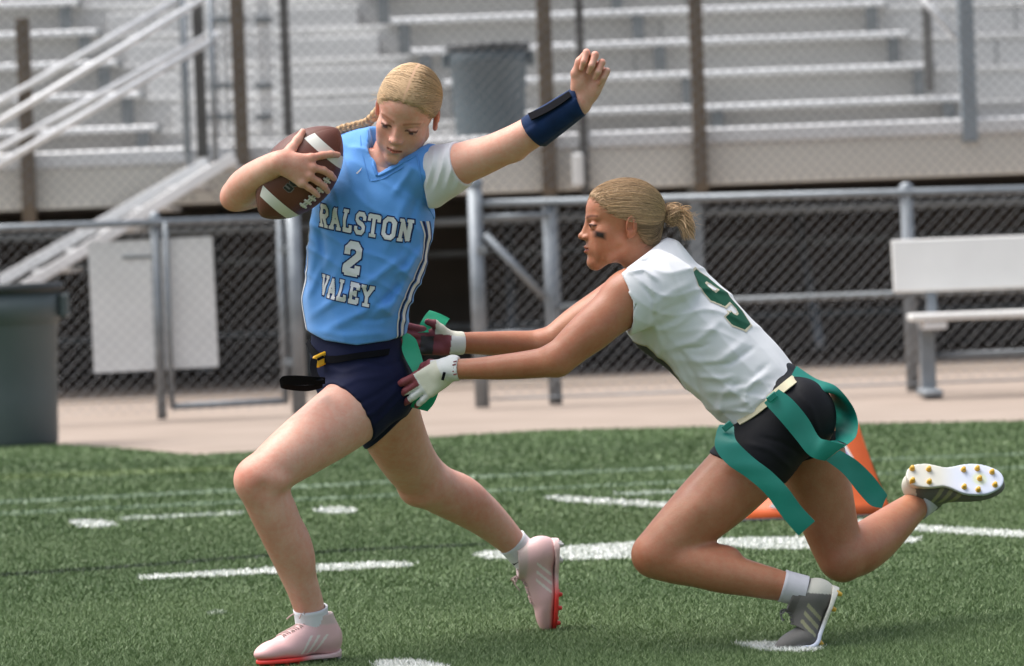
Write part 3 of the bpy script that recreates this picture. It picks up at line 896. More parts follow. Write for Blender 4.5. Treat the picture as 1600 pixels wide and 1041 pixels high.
# ---- ribbons: a pair of edges through space, smoothed, with a small thickness
def catmull(pts, n):
    pts = [Vector(p) for p in pts]; out = []
    m = len(pts)
    for i in range(m - 1):
        p0, p1, p2, p3 = pts[max(i - 1, 0)], pts[i], pts[i + 1], pts[min(i + 2, m - 1)]
        for k in range(n):
            t = k / n
            out.append(0.5 * ((2 * p1) + (p2 - p0) * t + (2 * p0 - 5 * p1 + 4 * p2 - p3) * t * t + (3 * p1 - p0 - 3 * p2 + p3) * t ** 3))
    out.append(pts[-1]); return out
def ribbon(name, eL, eR, mat, parent, n=6, cross=5, thick=0.0012, curl=0.0, crease=0.0):
    A = catmull([P(*a) if len(a) == 3 and not isinstance(a, Vector) else a for a in eL], n)
    B = catmull([P(*a) if len(a) == 3 and not isinstance(a, Vector) else a for a in eR], n)
    m = len(A); vs = []
    for i in range(m):
        t = (A[min(i + 1, m - 1)] + B[min(i + 1, m - 1)] - A[max(i - 1, 0)] - B[max(i - 1, 0)])
        nn = t.cross(B[i] - A[i])
        nn = nn.normalized() if nn.length > 1e-9 else Vector((0, -1, 0))
        for j in range(cross):
            u = j / (cross - 1)
            vs.append(A[i].lerp(B[i], u) + nn * (curl * math.sin(u * math.pi)))
    rr_ = np.random.default_rng(m * 7 + cross); f1, f2, f3 = rr_.uniform(0, 6.28, 3)
    for i in range(m):
        for j in range(cross):
            k = i * cross + j
            vs[k] = vs[k] + Vector((0, -1, 0)) * (crease * (math.sin(i * .23 + j * .9 + f1) + .5 * math.sin(i * .47 - j * .6 + f2)))
    nrm = []
    for i in range(m):
        for j in range(cross):
            q = lambda a, c: vs[min(max(a, 0), m - 1) * cross + min(max(c, 0), cross - 1)]
            d = (q(i + 1, j) - q(i - 1, j)).cross(q(i, j + 1) - q(i, j - 1))
            nrm.append(d.normalized() if d.length > 1e-12 else Vector((0, -1, 0)))
    N = m * cross; h2 = thick / 2
    fa = [(i * cross + j, i * cross + j + 1, (i + 1) * cross + j + 1, (i + 1) * cross + j) for i in range(m - 1) for j in range(cross - 1)]
    V = [v + d * h2 for v, d in zip(vs, nrm)] + [v - d * h2 for v, d in zip(vs, nrm)]
    F = fa + [tuple(N + k for k in f[::-1]) for f in fa]
    loop = [j for j in range(cross)] + [i * cross + cross - 1 for i in range(1, m)] + [(m - 1) * cross + j for j in range(cross - 2, -1, -1)] + [i * cross for i in range(m - 2, 0, -1)]
    b0 = len(V)
    for k in loop: V += [V[k], V[N + k]]
    L = len(loop)
    F += [(b0 + 2 * k, b0 + 2 * ((k + 1) % L), b0 + 2 * ((k + 1) % L) + 1, b0 + 2 * k + 1) for k in range(L)]
    return mesh_obj(name, V, F, mat, parent, True)

# ---- block letters as distance functions on a unit cell, x 0..0.72, y 0..1
SER = 0.075
GLYPH = {
 'R': [[(.17, .1), (.17, .9)], [(.1, .9), (.48, .9), (.6, .78), (.6, .6), (.48, .48), (.17, .48)], [(.38, .48), (.58, .1)], [(.04, SER), (.3, SER)], [(.46, SER), (.7, SER)], [(.04, .925), (.2, .925)]],
 'A': [[(.12, .1), (.36, .9), (.60, .1)], [(.2, .36), (.52, .36)], [(.0, SER), (.25, SER)], [(.47, SER), (.72, SER)]],
 'L': [[(.2, .1), (.2, .9)], [(.1, .1), (.6, .1), (.6, .3)], [(.06, .925), (.34, .925)]],
 'S': [[(.6, .68), (.6, .78), (.48, .9), (.24, .9), (.12, .78), (.12, .65), (.24, .54), (.48, .46), (.6, .35), (.6, .22), (.48, .1), (.24, .1), (.12, .22), (.12, .32)]],
 'T': [[(.1, .9), (.62, .9)], [(.36, .9), (.36, .1)], [(.08, .9), (.08, .72)], [(.64, .9), (.64, .72)], [(.2, SER), (.52, SER)]],
 'O': [[(.12, .25), (.12, .75), (.26, .9), (.46, .9), (.6, .75), (.6, .25), (.46, .1), (.26, .1), (.12, .25)]],
 'N': [[(.14, .1), (.14, .9)], [(.14, .88), (.58, .12)], [(.58, .1), (.58, .9)], [(.02, SER), (.27, SER)], [(.45, .925), (.72, .925)], [(.02, .925), (.16, .925)]],
 'V': [[(.12, .9), (.36, .1), (.60, .9)], [(.0, .925), (.26, .925)], [(.46, .925), (.72, .925)]],
 'E': [[(.18, .1), (.18, .9)], [(.08, .1), (.6, .1), (.6, .28)], [(.08, .9), (.6, .9), (.6, .72)], [(.18, .5), (.46, .5)], [(.46, .4), (.46, .6)]],
 'Y': [[(.1, .9), (.36, .48), (.62, .9)], [(.36, .5), (.36, .1)], [(.0, .925), (.24, .925)], [(.48, .925), (.72, .925)], [(.2, SER), (.52, SER)]],
 '2': [[(.12, .66), (.12, .78), (.24, .9), (.48, .9), (.6, .78), (.6, .6), (.12, .24), (.12, .1), (.6, .1), (.6, .26)]],
 '9': [[(.58, .24), (.58, .78), (.46, .9), (.26, .9), (.14, .78), (.14, .62), (.26, .5), (.58, .5)], [(.58, .24), (.46, .1), (.26, .1), (.14, .2), (.14, .24)]],
 'n': [[(.15, .05), (.15, .65)], [(.15, .6), (.45, .6), (.55, .5), (.55, .05)]],
 'o': [[(.12, .2), (.12, .5), (.24, .62), (.46, .62), (.58, .5), (.58, .2), (.46, .07), (.24, .07), (.12, .2)]],
 '4': [[(.5, .05), (.5, .9), (.1, .35), (.68, .35)]],
}
def glyph_sdf(ch, x, y, t):
    d = np.full(x.shape, 9.0)
    for pl in GLYPH[ch]:
        for (x1, y1), (x2, y2) in zip(pl[:-1], pl[1:]):
            dx, dy = x2 - x1, y2 - y1; l = math.hypot(dx, dy)
            cx, cy = (x1 + x2) / 2, (y1 + y2) / 2; ux, uy = dx / l, dy / l
            th = t if not (y1 == y2 and (y1 == SER or y1 == .925)) else 0.075
            a = np.abs((x - cx) * ux + (y - cy) * uy) - (l / 2 + th * 0.42)
            b = np.abs(-(x - cx) * uy + (y - cy) * ux) - th
            q = np.maximum(a, b)
            d = np.minimum(d, q)
    return d
def wrap_print(name, text, height, adv, stroke, outline, caster, mats, parent, wx=1.0, step=0.0011, fade=None):
    """flat print: small quads of the letters laid on a surface by caster(u, v) -> (point, normal) or None"""
    H = height; W = adv * len(text)
    nu, nv = int((W + 0.01) / step), int((H * 1.1) / step)
    us = (np.arange(nu + 1) - nu / 2) * step; vs_ = (np.arange(nv + 1) - nv / 2) * step
    U, Vv = np.meshgrid((us[:-1] + us[1:]) / 2, (vs_[:-1] + vs_[1:]) / 2, indexing='ij')
    D = np.full(U.shape, 9.0)
    for i, ch in enumerate(text):
        if ch == ' ': continue
        u0 = -W / 2 + i * adv
        x = (U - u0 - (adv - 0.72 * H * wx) / 2) / (H * wx); y = Vv / H + 0.5
        D = np.minimum(D, glyph_sdf(ch, x, y, stroke) * H)
    sel = np.argwhere(D < outline)
    if fade is not None: sel = np.array([q for q in sel if fade(us[q[0]], vs_[q[1]])])
    pt, V, F, FM = {}, [], [], []
    def vert(i, j):
        if (i, j) in pt: return pt[(i, j)]
        r = caster(us[i], vs_[j])
        if r is None: pt[(i, j)] = -1
        else:
            pt[(i, j)] = len(V); V.append(r)
        return pt[(i, j)]
    for (i, j) in sel:
        q = (vert(i, j), vert(i + 1, j), vert(i + 1, j + 1), vert(i, j + 1))
        if min(q) < 0: continue
        F.append(q); FM.append(0 if D[i, j] < 0 else 1)
    if not F: return None
    return mesh_obj(name, np.array(V), F, mats, parent, True, fmat=FM)
def band_print(name, us, vs_, caster, mat, parent):
    """a strip of print between u edges, us = function v -> (u0, u1)"""
    V, F = [], []
    prev = None
    for v in vs_:
        u0, u1 = us(v)
        n = max(2, int(abs(u1 - u0) / 0.002) + 1)
        n = 6
        row = [caster(u0 + (u1 - u0) * k / (n - 1), v) for k in range(n)]
        if any(r is None for r in row): prev = None; continue
        b = len(V); V += row
        if prev is not None:
            F += [(prev + k, prev + k + 1, b + k + 1, b + k) for k in range(n - 1)]
        prev = b
    if not F: return None
    return mesh_obj(name, np.array(V), F, mat, parent, True)
# ================================================================== HEADS, HANDS, SHOES
def frame(fwd, up):
    """rows: right, forward, up"""
    f = nz(fwd); u = Vector(up); u = (u - f * u.dot(f)).normalized()
    r = f.cross(u)
    return np.array([tuple(r), tuple(f), tuple(u)])
def to_world(v, Fm, o, sc=1.0):
    return np.asarray(v) * sc @ Fm + np.array(tuple(o))
def to_local(p, Fm, o, sc=1.0):
    return (np.array(tuple(p)) - np.array(tuple(o))) @ Fm.T / sc
def soft(d, w):
    return np.clip(1 - d / w, 0, 1)
def head(Fm, o, neck_world, neck_r, sc=1.0, lid=0.6, h=0.0021, jaw=1.0, brow_col=(0.55, 0.42, 0.32), eye_black=False, mouth_open=0.0):
    nb = to_local(neck_world, Fm, o, sc)
    lo = np.minimum(np.array([-.088, -.115, -.13]), nb - 0.05); hi = np.maximum(np.array([.088, .125, .125]), nb + 0.05)
    F = Field(lo, hi, h)
    F.ell((0, -.010, .036), (.0705, .090, .076), k=0)
    F.ell((0, .027, .038), (.060, .0605, .054), k=.02)
    F.ell((0, .026, -.022), (.0560, .055, .066), k=.02)
    for s in (-1, 1):
        F.cone((s * .0445, .006, -.046), (s * .009, .066, -.086 * jaw), .0175, .0155, k=.024)
        F.ell((s * .036, .052, -.022), (.022, .024, .023), k=.018)
        F.cone((s * .010, .0825, .020), (s * .042, .067, .020), .0060, .0055, k=.012)
        F.ell((s * .030, .048, -.055), (.022, .026, .026), k=.020)
    F.ell((0, .0725, -.0880 * jaw), (.0155, .0128, .0125), k=.016)
    F.ell((0, .0735, -.054), (.025, .0180, .023), k=.014)
    for s in (-1, 1):
        F.ell((s * .031, .0955, .0010), (.0155, .0145, .0095), k=.010, op='sub')
        F.ell((s * .031, .0705, .0005), (.0132, .0132, .0122), k=.004)
        F.cone((s * .019, .0790, .0005), (s * .031, .0838, .0050 - .004 * lid), .0020, .0024, k=.004)
        F.cone((s * .031, .0838, .0050 - .004 * lid), (s * .043, .0760, .0000), .0024, .0020, k=.004)
        F.cone((s * .020, .0785, -.0055), (s * .041, .0755, -.0065), .0018, .0018, k=.005)
    F.cone((0, .0720, .012), (0, .0830, -.020), .0110, .0135, k=.012)
    F.ell((0, .0600, -.030), (.032, .026, .030), k=.014)
    F.cone((0, .0840, .011), (0, .0975, -.0205), .0060, .0066, k=.010)
    F.ell((0, .1015, -.0240), (.0088, .0085, .0078), k=.006)
    for s in (-1, 1):
        F.ell((s * .0105, .0925, -.0272), (.0066, .0090, .0062), k=.005)
        F.ell((s * .0056, .0965, -.0325), (.0028, .0045, .0024), k=.002, op='sub')
    # lips
    for s in (-1, 1):
        F.cone((0, .0915, -.0500), (s * .0175, .0825, -.0540), .0044, .0026, k=.004)
        F.cone((0, .0900, -.0600 - mouth_open), (s * .0155, .0820, -.0555 - mouth_open * .4), .0052, .0026, k=.004)
    F.cone((-.018, .0880, -.0553), (.018, .0880, -.0553), .0015, .0015, k=.0015, op='sub')
    F.cone((-.009, .0955, -.0552 - mouth_open * .5), (.009, .0955, -.0552 - mouth_open * .5), .0024 + mouth_open * .6, .0024 + mouth_open * .6, k=.002, op='sub')
    F.ell((0, .0950, -.0405), (.0025, .004, .006), k=.004, op='sub')
    F.ell((0, .0985, -.0725), (.014, .010, .0050), k=.008, op='sub')
    # neck
    F.cone((0, -.022, -.040), nb, .046, neck_r / sc, k=.022)
    for s in (-1, 1):          # ears
        A = frame((0.35 * s, 1, 0), (0, -.18, 1))
        e = np.array([s * .0715, -.012, -.004])
        F.ell(e, (.0070, .0155, .0265), A, k=.004)
        F.ell(e + np.array([s * .0065, .001, .004]), (.0050, .0095, .0165), A, k=.002, op='sub')
        F.cone(e + np.array([s * .004, -.004, .013]), e + np.array([s * .004, -.006, -.008]), .0022, .0026, k=.003)
        F.ell(e + np.array([s * .0055, .007, -.004]), (.0035, .0045, .0060), A, k=.002, op='sub')
        F.ell(e + np.array([s * .001, .005, -.022]), (.0055, .0065, .0075), A, k=.005)
    v, q = F.mesh(1)
    x, y, z = np.abs(v[:, 0]), v[:, 1], v[:, 2]
    c = np.ones((len(v), 3))
    def mix(m, colr):
        nonlocal c
        m = np.clip(m, 0, 1)[:, None]
        c = c * (1 - m) + np.array(colr) * m
    # natural colour: blush, redder ears and nose, lips, brows, lashes
    mix(0.50 * np.exp(-(((x - .038) / .020) ** 2 + ((y - .062) / .03) ** 2 + ((z + .024) / .017) ** 2)), (1.0, 0.72, 0.68))
    mix(0.35 * np.exp(-((x / .014) ** 2 + ((y - .105) / .012) ** 2 + ((z + .026) / .010) ** 2)), (1.0, 0.75, 0.70))
    mix(0.45 * (x > .0685) * (np.abs(y + .012) < .022) * (np.abs(z + .006) < .036), (1.0, 0.66, 0.60))
    lipz = np.where(z > -.0558, (z + .0558) / (.0085 - x * .28), -(z + .0558) / (.0095 + mouth_open - x * .28))
    mix(0.85 * (y > .074) * (x < .0190) * (np.abs(z + .0556) < .012 + mouth_open) * np.clip(2.2 * (1 - lipz), 0, 1), (0.80, 0.42, 0.40))
    mix(0.75 * (y > .080) * (x < .019) * (np.abs(z + .0558 + mouth_open * .5) < .0015 + mouth_open * .5), (0.22, 0.09, 0.08))
    bz = .0225 + .0035 * np.sin((x - .012) / .034 * 2.2) - 0.002
    mix(0.85 * (y > .045) * soft(np.abs(z - bz), .0048 - np.clip((x - .03) * .08, -.001, .003)) * (x > .011) * (x < .050) * 1.4, brow_col)
    # eyes: dark iris and lashes under a lowered lid
    ex, ez = (x - .031), (z - (.0005))
    openh = .0068 * (1 - lid) + .0020
    eye = (y > .060) * (np.abs(ex) < .0125) * soft(np.abs(ez + .0012 + .02 * ex), openh * (1.15 - (np.abs(ex) / .0135) ** 2)) * 2.0
    mix(eye * 0.9, (0.95, 1.05, 1.12))
    mix(np.clip(eye, 0, 1) * (np.abs(ex - .001) < .0058), (0.10, 0.10, 0.11))
    lash = (y > .058) * (np.abs(ex) < .0145) * soft(np.abs(ez - openh * .75 + .0012 + (ex / .0145) ** 2 * .0035), .0034) * 1.6
    mix(lash * 0.95, (0.13, 0.085, 0.07))
    mix(0.30 * (y > .058) * np.exp(-((ex / .014) ** 2 + ((ez + .008) / .005) ** 2)), (0.78, 0.62, 0.60))
    mix(0.30 * (y > .058) * np.exp(-((ex / .015) ** 2 + ((ez - .009) / .005) ** 2)), (0.80, 0.64, 0.60))
    if eye_black:
        rx, rz = (y - .0630), (z + .0225 - .30 * (y - .0630))
        mix((x > .022) * (np.clip(1.6 - np.maximum(np.abs(rx) / .0150, np.abs(rz) / .0095) * 1.35, 0, 1)), (0.035, 0.045, 0.05))
    return v, q, c
def hairline(y, style):
    ys = [-.11, -.085, -.055, -.032, -.012, .006, .020, .036, .052, .070, .088, .12]
    zs = [-.062, -.066, -.058, -.026, .018, .016, .012, .028, .048, .066, .079, .084]
    return np.interp(y, ys, zs)
CR_C, CR_R = np.array([0, -.010, .036]), np.array([.0705, .090, .076])
def hair_cap(h=0.0028, grow=.0045, nape=0.0):
    F = Field((-.09, -.13, -.09), (.09, .12, .135), h)
    F.ell(CR_C, CR_R + grow, k=0)
    F.ell((0, .026, .040), (.060 + grow, .061 + grow, .054 + grow), k=.02)
    F.ell((0, -.055, -.020), (.050 + grow, .034 + grow, .045), k=.02)
    X, Y, Z = F.ax[0][:, None, None], F.ax[1][None, :, None], F.ax[2][None, None, :]
    hl = hairline(Y, 0) + 0.9 * np.clip(np.abs(X) - .03, 0, .1) * np.clip((Y - .03) / .05, 0, 1) * -0.55
    hl = hl + .0022 * np.sin(X * 310 + Y * 140) + .0016 * np.sin(X * 170 - Y * 420 + 1.3)
    F.v = smax(F.v, ((hl - Z) * 0.8).astype(np.float32), .010)
    # hollow out so the skull stays inside
    v, q = F.mesh(2)
    return v, q
def on_cap(dirv, off):
    """point on the cranium for a direction from its centre, raised by off"""
    d = np.asarray(dirv, float); d = d / np.linalg.norm(d)
    F1 = 1.0 / math.sqrt(((d / (CR_R + off)) ** 2).sum())
    best = F1
    # forehead ellipsoid
    c2, r2 = np.array([0, .026, .040]), np.array([.060, .061, .054]) + off
    oc = CR_C - c2
    A = ((d / r2) ** 2).sum(); B = (oc * d / r2 ** 2).sum(); C = ((oc / r2) ** 2).sum() - 1
    disc = B * B - A * C
    if disc > 0:
        t = (-B + math.sqrt(disc)) / A
        best = max(best, t) + 0.0012 * math.exp(-((t - best) / .006) ** 2)
    return CR_C + d * best
CAP_V, CAP_Q = None, None
def cap_cast(bvh):
    c = Vector(CR_C)
    def f(d, off):
        d = Vector(d).normalized()
        h_ = bvh.ray_cast(c + d * .25, -d)
        if h_[0] is None: return np.array(tuple(on_cap(d, .005)))
        return np.array(tuple(h_[0] + d * off))
    return f
def strands(paths, radii, cols, name, mat, parent, n=3):
    """many thin tapering tubes as one mesh; paths (S,K,3) arrays"""
    S, K, _ = paths.shape
    T = np.gradient(paths, axis=1); T /= np.linalg.norm(T, axis=2, keepdims=True) + 1e-9
    ref = np.array([0.31, 0.55, 0.77]); A = np.cross(T, ref); A /= np.linalg.norm(A, axis=2, keepdims=True) + 1e-9
    B = np.cross(T, A)
    tap = np.interp(np.linspace(0, 1, K), [0, .12, .8, 1], [.45, 1, .9, .35])
    V = np.zeros((S, K, n, 3))
    for k in range(n):
        w = 2 * math.pi * k / n
        V[:, :, k] = paths + (A * math.cos(w) + B * math.sin(w)) * (radii[:, None] * tap[None])[:, :, None]
    i = np.arange(S)[:, None, None] * K * n; j = np.arange(K - 1)[None, :, None] * n; k = np.arange(n)[None, None, :]
    k2 = (k + 1) % n
    q = np.stack([i + j + k, i + j + k2, i + j + n + k2, i + j + n + k], -1).reshape(-1, 4)
    c = np.repeat(cols, K * n, axis=0)
    return mesh_obj(name, V.reshape(-1, 3), q, mat, parent, True, colr=c)
def bez(a, b, c, t):
    return (1 - t) ** 2 * a + 2 * (1 - t) * t * b + t * t * c

# ---- hand: palm and five fingers with knuckle bends
FING = [(0.0, .0, .0)]
def hand(F, wrist, fwd, pn, side, curls, spread=(14, 4, -5, -14), thumb=None, sc=1.0, grow=0.0, wrist_r=.024, k=.006):
    """fwd: wrist to knuckles, pn: palm normal, side +1 when the thumb lies along fwd x pn"""
    f = nz(fwd); p = Vector(pn); p = (p - f * p.dot(f)).normalized(); t = f.cross(p) * side
    w = Vector(wrist)
    lens = [(.040, .024, .019), (.044, .027, .020), (.041, .025, .019), (.032, .019, .017)]
    rad = [.0088, .0090, .0085, .0075]
    offs = [.030, .0105, -.0095, -.028]
    reach = [.082, .086, .081, .073]
    out = []
    for i in range(4):
        kn = w + (f * reach[i] + t * offs[i]) * sc
        base = w + (f * .012 + t * offs[i] * .55) * sc
        F.cone(base, kn, .0150 * sc + grow, .0112 * sc + grow, k=.012, sq=(tuple(p), 1.12))
        ang = R(spread[i]); d = f * math.cos(ang) + t * math.sin(ang)
        pt = kn; bend = 0.0
        chain = [pt]
        for j in range(3):
            bend += R(curls[i][j])
            dd = d * math.cos(bend) + p * math.sin(bend)
            nx = pt + dd * (lens[i][j] * sc)
            r0 = rad[i] * (1.06 - .10 * j) * sc + grow; r1 = rad[i] * (.98 - .11 * j) * sc + grow
            F.cone(pt, nx, r0, r1, k=.0035)
            pt = nx; chain.append(pt)
        out.append(chain)
    F.cone(w - f * .015, w + f * .02 * sc, wrist_r + grow, .023 * sc + grow, k=.015, sq=(tuple(p), 1.2))
    F.ell(w + (f * .036 + t * .020 + p * .010) * sc, np.array((.016, .028, .014)) * sc + grow, frame(f, p), k=.012)   # ball of the thumb
    F.ell(w + (f * .036 - t * .022 + p * .008) * sc, np.array((.012, .030, .012)) * sc + grow, frame(f, p), k=.012)
    if thumb is None: thumb = [(0.030, .022, .012), (.058, .046, .020), (.088, .050, .022), (.112, .050, .024)]
    th = [w + (f * a + t * b + p * c) * sc for (a, b, c) in thumb]
    for j, (r0, r1) in enumerate(((.0150, .0115), (.0112, .0098), (.0098, .0078))):
        F.cone(th[j], th[j + 1], r0 * sc + grow, r1 * sc + grow, k=.006)
    return out

# ---- football shoe in its own frame: heel at the origin, toe along +y, up +z
def shoe_fields(h=0.0026, high=0.118):
    U = Field((-.065, -.025, -.006), (.065, .285, high + .03), h)
    U.ell((0, .040, .040), (.031, .040, .044), k=0)
    U.cone((0, .055, .048), (0, .150, .034), .036, .034, k=.02, sq=((0, 0, 1), 1.05))
    U.ell((.002, .175, .028), (.043, .062, .029), k=.02)
    U.ell((-.002, .222, .022), (.031, .036, .019), k=.02)
    U.cone((0, .072, .078), (0, .155, .038), .033, .026, k=.024)
    U.cone((0, .048, .055), (0, .074, high), .036, .0420, k=.02)
    X, Y, Z = U.ax[0][:, None, None], U.ax[1][None, :, None], U.ax[2][None, None, :]
    U.v = smax(U.v, (.006 + 0.0 * X - Z + np.zeros_like(Y)).astype(np.float32), .006)
    top = high - .010 - .10 * (Y - .07)
    U.v = smax(U.v, ((Z - top) + 0 * X).astype(np.float32), .004)
    U.cone((0, .066, .088), (0, .077, high + .03), .034, .0375, k=.003, op='sub')
    S = Field((-.065, -.025, -.012), (.065, .285, .04), h)
    def slab(ax, ay, bx, by, ra, rb):
        X, Y = S.ax[0][:, None], S.ax[1][None, :]
        dx, dy = bx - ax, by - ay
        t = np.clip(((X - ax) * dx + (Y - ay) * dy) / (dx * dx + dy * dy), 0, 1)
        return np.sqrt((X - ax - t * dx) ** 2 + (Y - ay - t * dy) ** 2) - (ra + (rb - ra) * t)
    d2 = smin(slab(0, .038, 0, .06, .0335, .032), slab(-.004, .06, .002, .15, .028, .030), .02)
    d2 = smin(d2, slab(.002, .165, .001, .195, .043, .042), .03)
    d2 = smin(d2, slab(-.001, .19, -.004, .222, .040, .029), .02)
    Z = S.ax[2][None, None, :]; Y = S.ax[1][None, :, None]
    zc = 0.004 + 0.0 * Y
    hh = .0045 + .011 * np.clip(1 - Y / .06, 0, 1) ** 1.5
    d = np.maximum(d2[:, :, None], np.maximum(Z - (zc + hh), (zc - .0062) - Z))
    S.v = np.minimum(S.v, d.astype(np.float32))
    return U.mesh(2), S.mesh(2)
SHOE_U, SHOE_S = shoe_fields()
STUDS = [(-.018, .020), (.018, .020), (-.019, .062), (.019, .062), (-.024, .150), (.028, .150), (-.030, .185), (.034, .185), (0.0, .190), (-.022, .222), (.016, .228)]
shoe_bvh = bvh_of(*SHOE_U)
stud_mesh = None
def make_stud(mat):
    mb = MB().lathe([(.0088, .004), (.0080, .0), (.0062, -.006), (.0052, -.0112), (.0038, -.0122), (0, -.0124)], (0, 0, 0), 10)
    o = mb.build('stud', mat, None, True)
    me = o.data; bpy.data.objects.remove(o); return me
def make_shoe(parent, heel, fwd, up, upper_mat, upper_cols, sole_mat, sole_cols, stud_mats, lace_mat, label, mirror=1, sc=1.0, collar=None, laces_loose=True, bend=0.0):
    Fm = frame(fwd, up)
    if mirror < 0: Fm = Fm * np.array([[-1], [1], [1]])
    def flex(v):
        if not bend: return np.asarray(v, float)
        v = np.array(v, float); w = np.atleast_2d(v)
        y0, z0 = .158, .012
        a = R(bend) * np.clip((w[:, 1] - y0 + .02) / .04, 0, 1)
        yy, zz = w[:, 1] - y0, w[:, 2] - z0
        w[:, 1], w[:, 2] = np.where(a > 0, y0 + yy * np.cos(a) - zz * np.sin(a), w[:, 1]), np.where(a > 0, z0 + yy * np.sin(a) + zz * np.cos(a), w[:, 2])
        return w.reshape(v.shape)
    W = lambda v: to_world(flex(v), Fm, heel, sc)
    flip = (lambda q: q[:, ::-1]) if mirror < 0 else (lambda q: q)
    u = mesh_obj('shoe', W(SHOE_U[0]), flip(SHOE_U[1]), upper_mat, parent, True, colr=upper_cols(SHOE_U[0]))
    u['label'] = label
    mesh_obj('sole', W(SHOE_S[0]), flip(SHOE_S[1]), sole_mat, u, True, colr=sole_cols(SHOE_S[0]))
    for (a, b) in STUDS:
        me = stud_mats(b)
        o = bpy.data.objects.new('stud', me); col.objects.link(o); o.parent = u
        Mx = Matrix.Identity(4)
        ctr = W(np.array([a, b, -.001])); axes = [W(np.array([a, b, -.001]) + e_ * .01) - ctr for e_ in np.eye(3)]; axes = [q / np.linalg.norm(q) * sc for q in axes]
        for r_ in range(3):
            for c_ in range(3): Mx[r_][c_] = (axes[c_][r_])
            Mx[r_][3] = ctr[r_]
        o.matrix_local = Mx
    # laces zigzag over the instep
    def top(x, y):
        r = shoe_bvh.ray_cast(Vector((x, y, .2)), Vector((0, 0, -1)))
        return None if r[0] is None else np.array(tuple(r[0])) + np.array([0, 0, .0015])
    mb = MB()
    for i in range(6):
        y = .112 + i * .0125
        w = .019 - .0005 * i
        for (x1, y1, x2, y2) in ((-w, y, w, y + .006), (w, y, -w, y + .006)) if i % 2 else ((-w, y, w, y + .002), (-w * .9, y + .006, w * .9, y + .008)):
            pts = [top(x1 + (x2 - x1) * t, y1 + (y2 - y1) * t) for t in np.linspace(0, 1, 7)]
            if all(p is not None for p in pts): mb.tube([Vector(W(p)) for p in pts], .0016 * sc, 5)
    mb.build('lace', lace_mat, u, True)
    if laces_loose:
        k0 = top(0, .108)
        mb = MB()
        for s, pts in ((1, [(0, 0, 0), (.012, .006, .010), (.026, .012, .006), (.020, .004, .002), (.004, .0, .003)]), (-1, [(0, 0, 0), (-.010, .008, .012), (-.024, .016, .010), (-.020, .006, .003), (-.003, 0, .003)]),
                       (1, [(0, 0, 0), (.016, .018, .006), (.026, .034, -.006)]), (-1, [(0, 0, 0), (-.014, .016, .008), (-.024, .030, -.002)])):
            mb.tube([Vector(W(k0 + np.array(tuple(q)))) for q in catmull(pts, 5)], .0017 * sc, 5)
        mb.build('lace_bow', lace_mat, u, True)
    return u
def sock(parent, a, b, ra, rb, mat, label=None, rib=44):
    a, b = Vector(a), Vector(b); ax = (b - a).normalized()
    e1 = ax.orthogonal().normalized(); e2 = ax.cross(e1)
    vs, fs = [], []
    n = rib * 2; rows = 7
    for i in range(rows + 2):
        t = min(i, rows) / rows
        r = ra + (rb - ra) * t
        for k in range(n):
            w = 2 * math.pi * k / n
            rr = r + (.0006 if k % 2 else -.0004)
            if i == rows: rr += .0012
            if i == rows + 1: rr -= .004
            vs.append(a + ax * ((b - a).length * t) + e1 * (rr * math.cos(w)) + e2 * (rr * math.sin(w)))
    for i in range(rows + 1):
        for k in range(n):
            k2 = (k + 1) % n
            fs.append((i * n + k, i * n + k2, (i + 1) * n + k2, (i + 1) * n + k))
    o = mesh_obj('sock', vs, fs, mat, parent, True)
    return o
# ================================================================== THE RUNNER
skin_a = M('fair_skin', (0.66, 0.375, 0.280), 0.44, c2=(0.72, 0.435, 0.335), vscale=26, bump=0.26, bscale=240, sss=0.10, tint=True, spec=0.34, rvar=0.10, mott=0.16)
jersey_blue = M('sky_blue_jersey', (0.095, 0.300, 0.72), 0.72, c2=(0.115, 0.335, 0.76), vscale=9, weave=0.35, wscale=520, sheen=0.25, spec=0.25)
navy = M('navy_shorts', (0.005, 0.007, 0.030), 0.7, c2=(0.007, 0.010, 0.038), vscale=14, weave=0.25, wscale=700, sheen=0.0, spec=0.15)
navy_print = M('navy_print', (0.012, 0.022, 0.10), 0.7, spec=0.2)
white_print = M('white_print', (0.72, 0.72, 0.74), 0.75, var=0.04, vscale=30, weave=0.3, wscale=520, spec=0.2)
white_cloth = M('white_compression_cloth', (0.70, 0.69, 0.72), 0.7, var=0.05, vscale=14, weave=0.3, wscale=600, sheen=0.2, spec=0.25)
black_web = M('black_webbing', (0.006, 0.006, 0.008), 0.9, weave=0.3, wscale=500, spec=0.08)
yellow_plastic = M('yellow_plastic', (0.80, 0.42, 0.01), 0.4, spec=0.5)
green_flag = M('green_flag_vinyl', (0.012, 0.34, 0.165), 0.45, c2=(0.018, 0.40, 0.20), vscale=10, bump=0.1, bscale=60, spec=0.4)
hair_a = M('blonde_hair', (0.57, 0.405, 0.255), 0.72, tint=True, spec=0.2)
band_mat = M('navy_neoprene', (0.006, 0.022, 0.075), 0.8, var=0.2, vscale=30, weave=0.25, wscale=800, sheen=0.1, spec=0.15)
sock_white = M('white_sock', (0.72, 0.73, 0.75), 0.85, var=0.05, vscale=40, sheen=0.3, spec=0.15)

rloc = P(520, 1030, 0.1); rloc = Vector((rloc.x, 0.1, 0.0))
runner = empty('person', rloc, 'runner in sky blue jersey number 2 clutching a football, left arm raised', 'person')

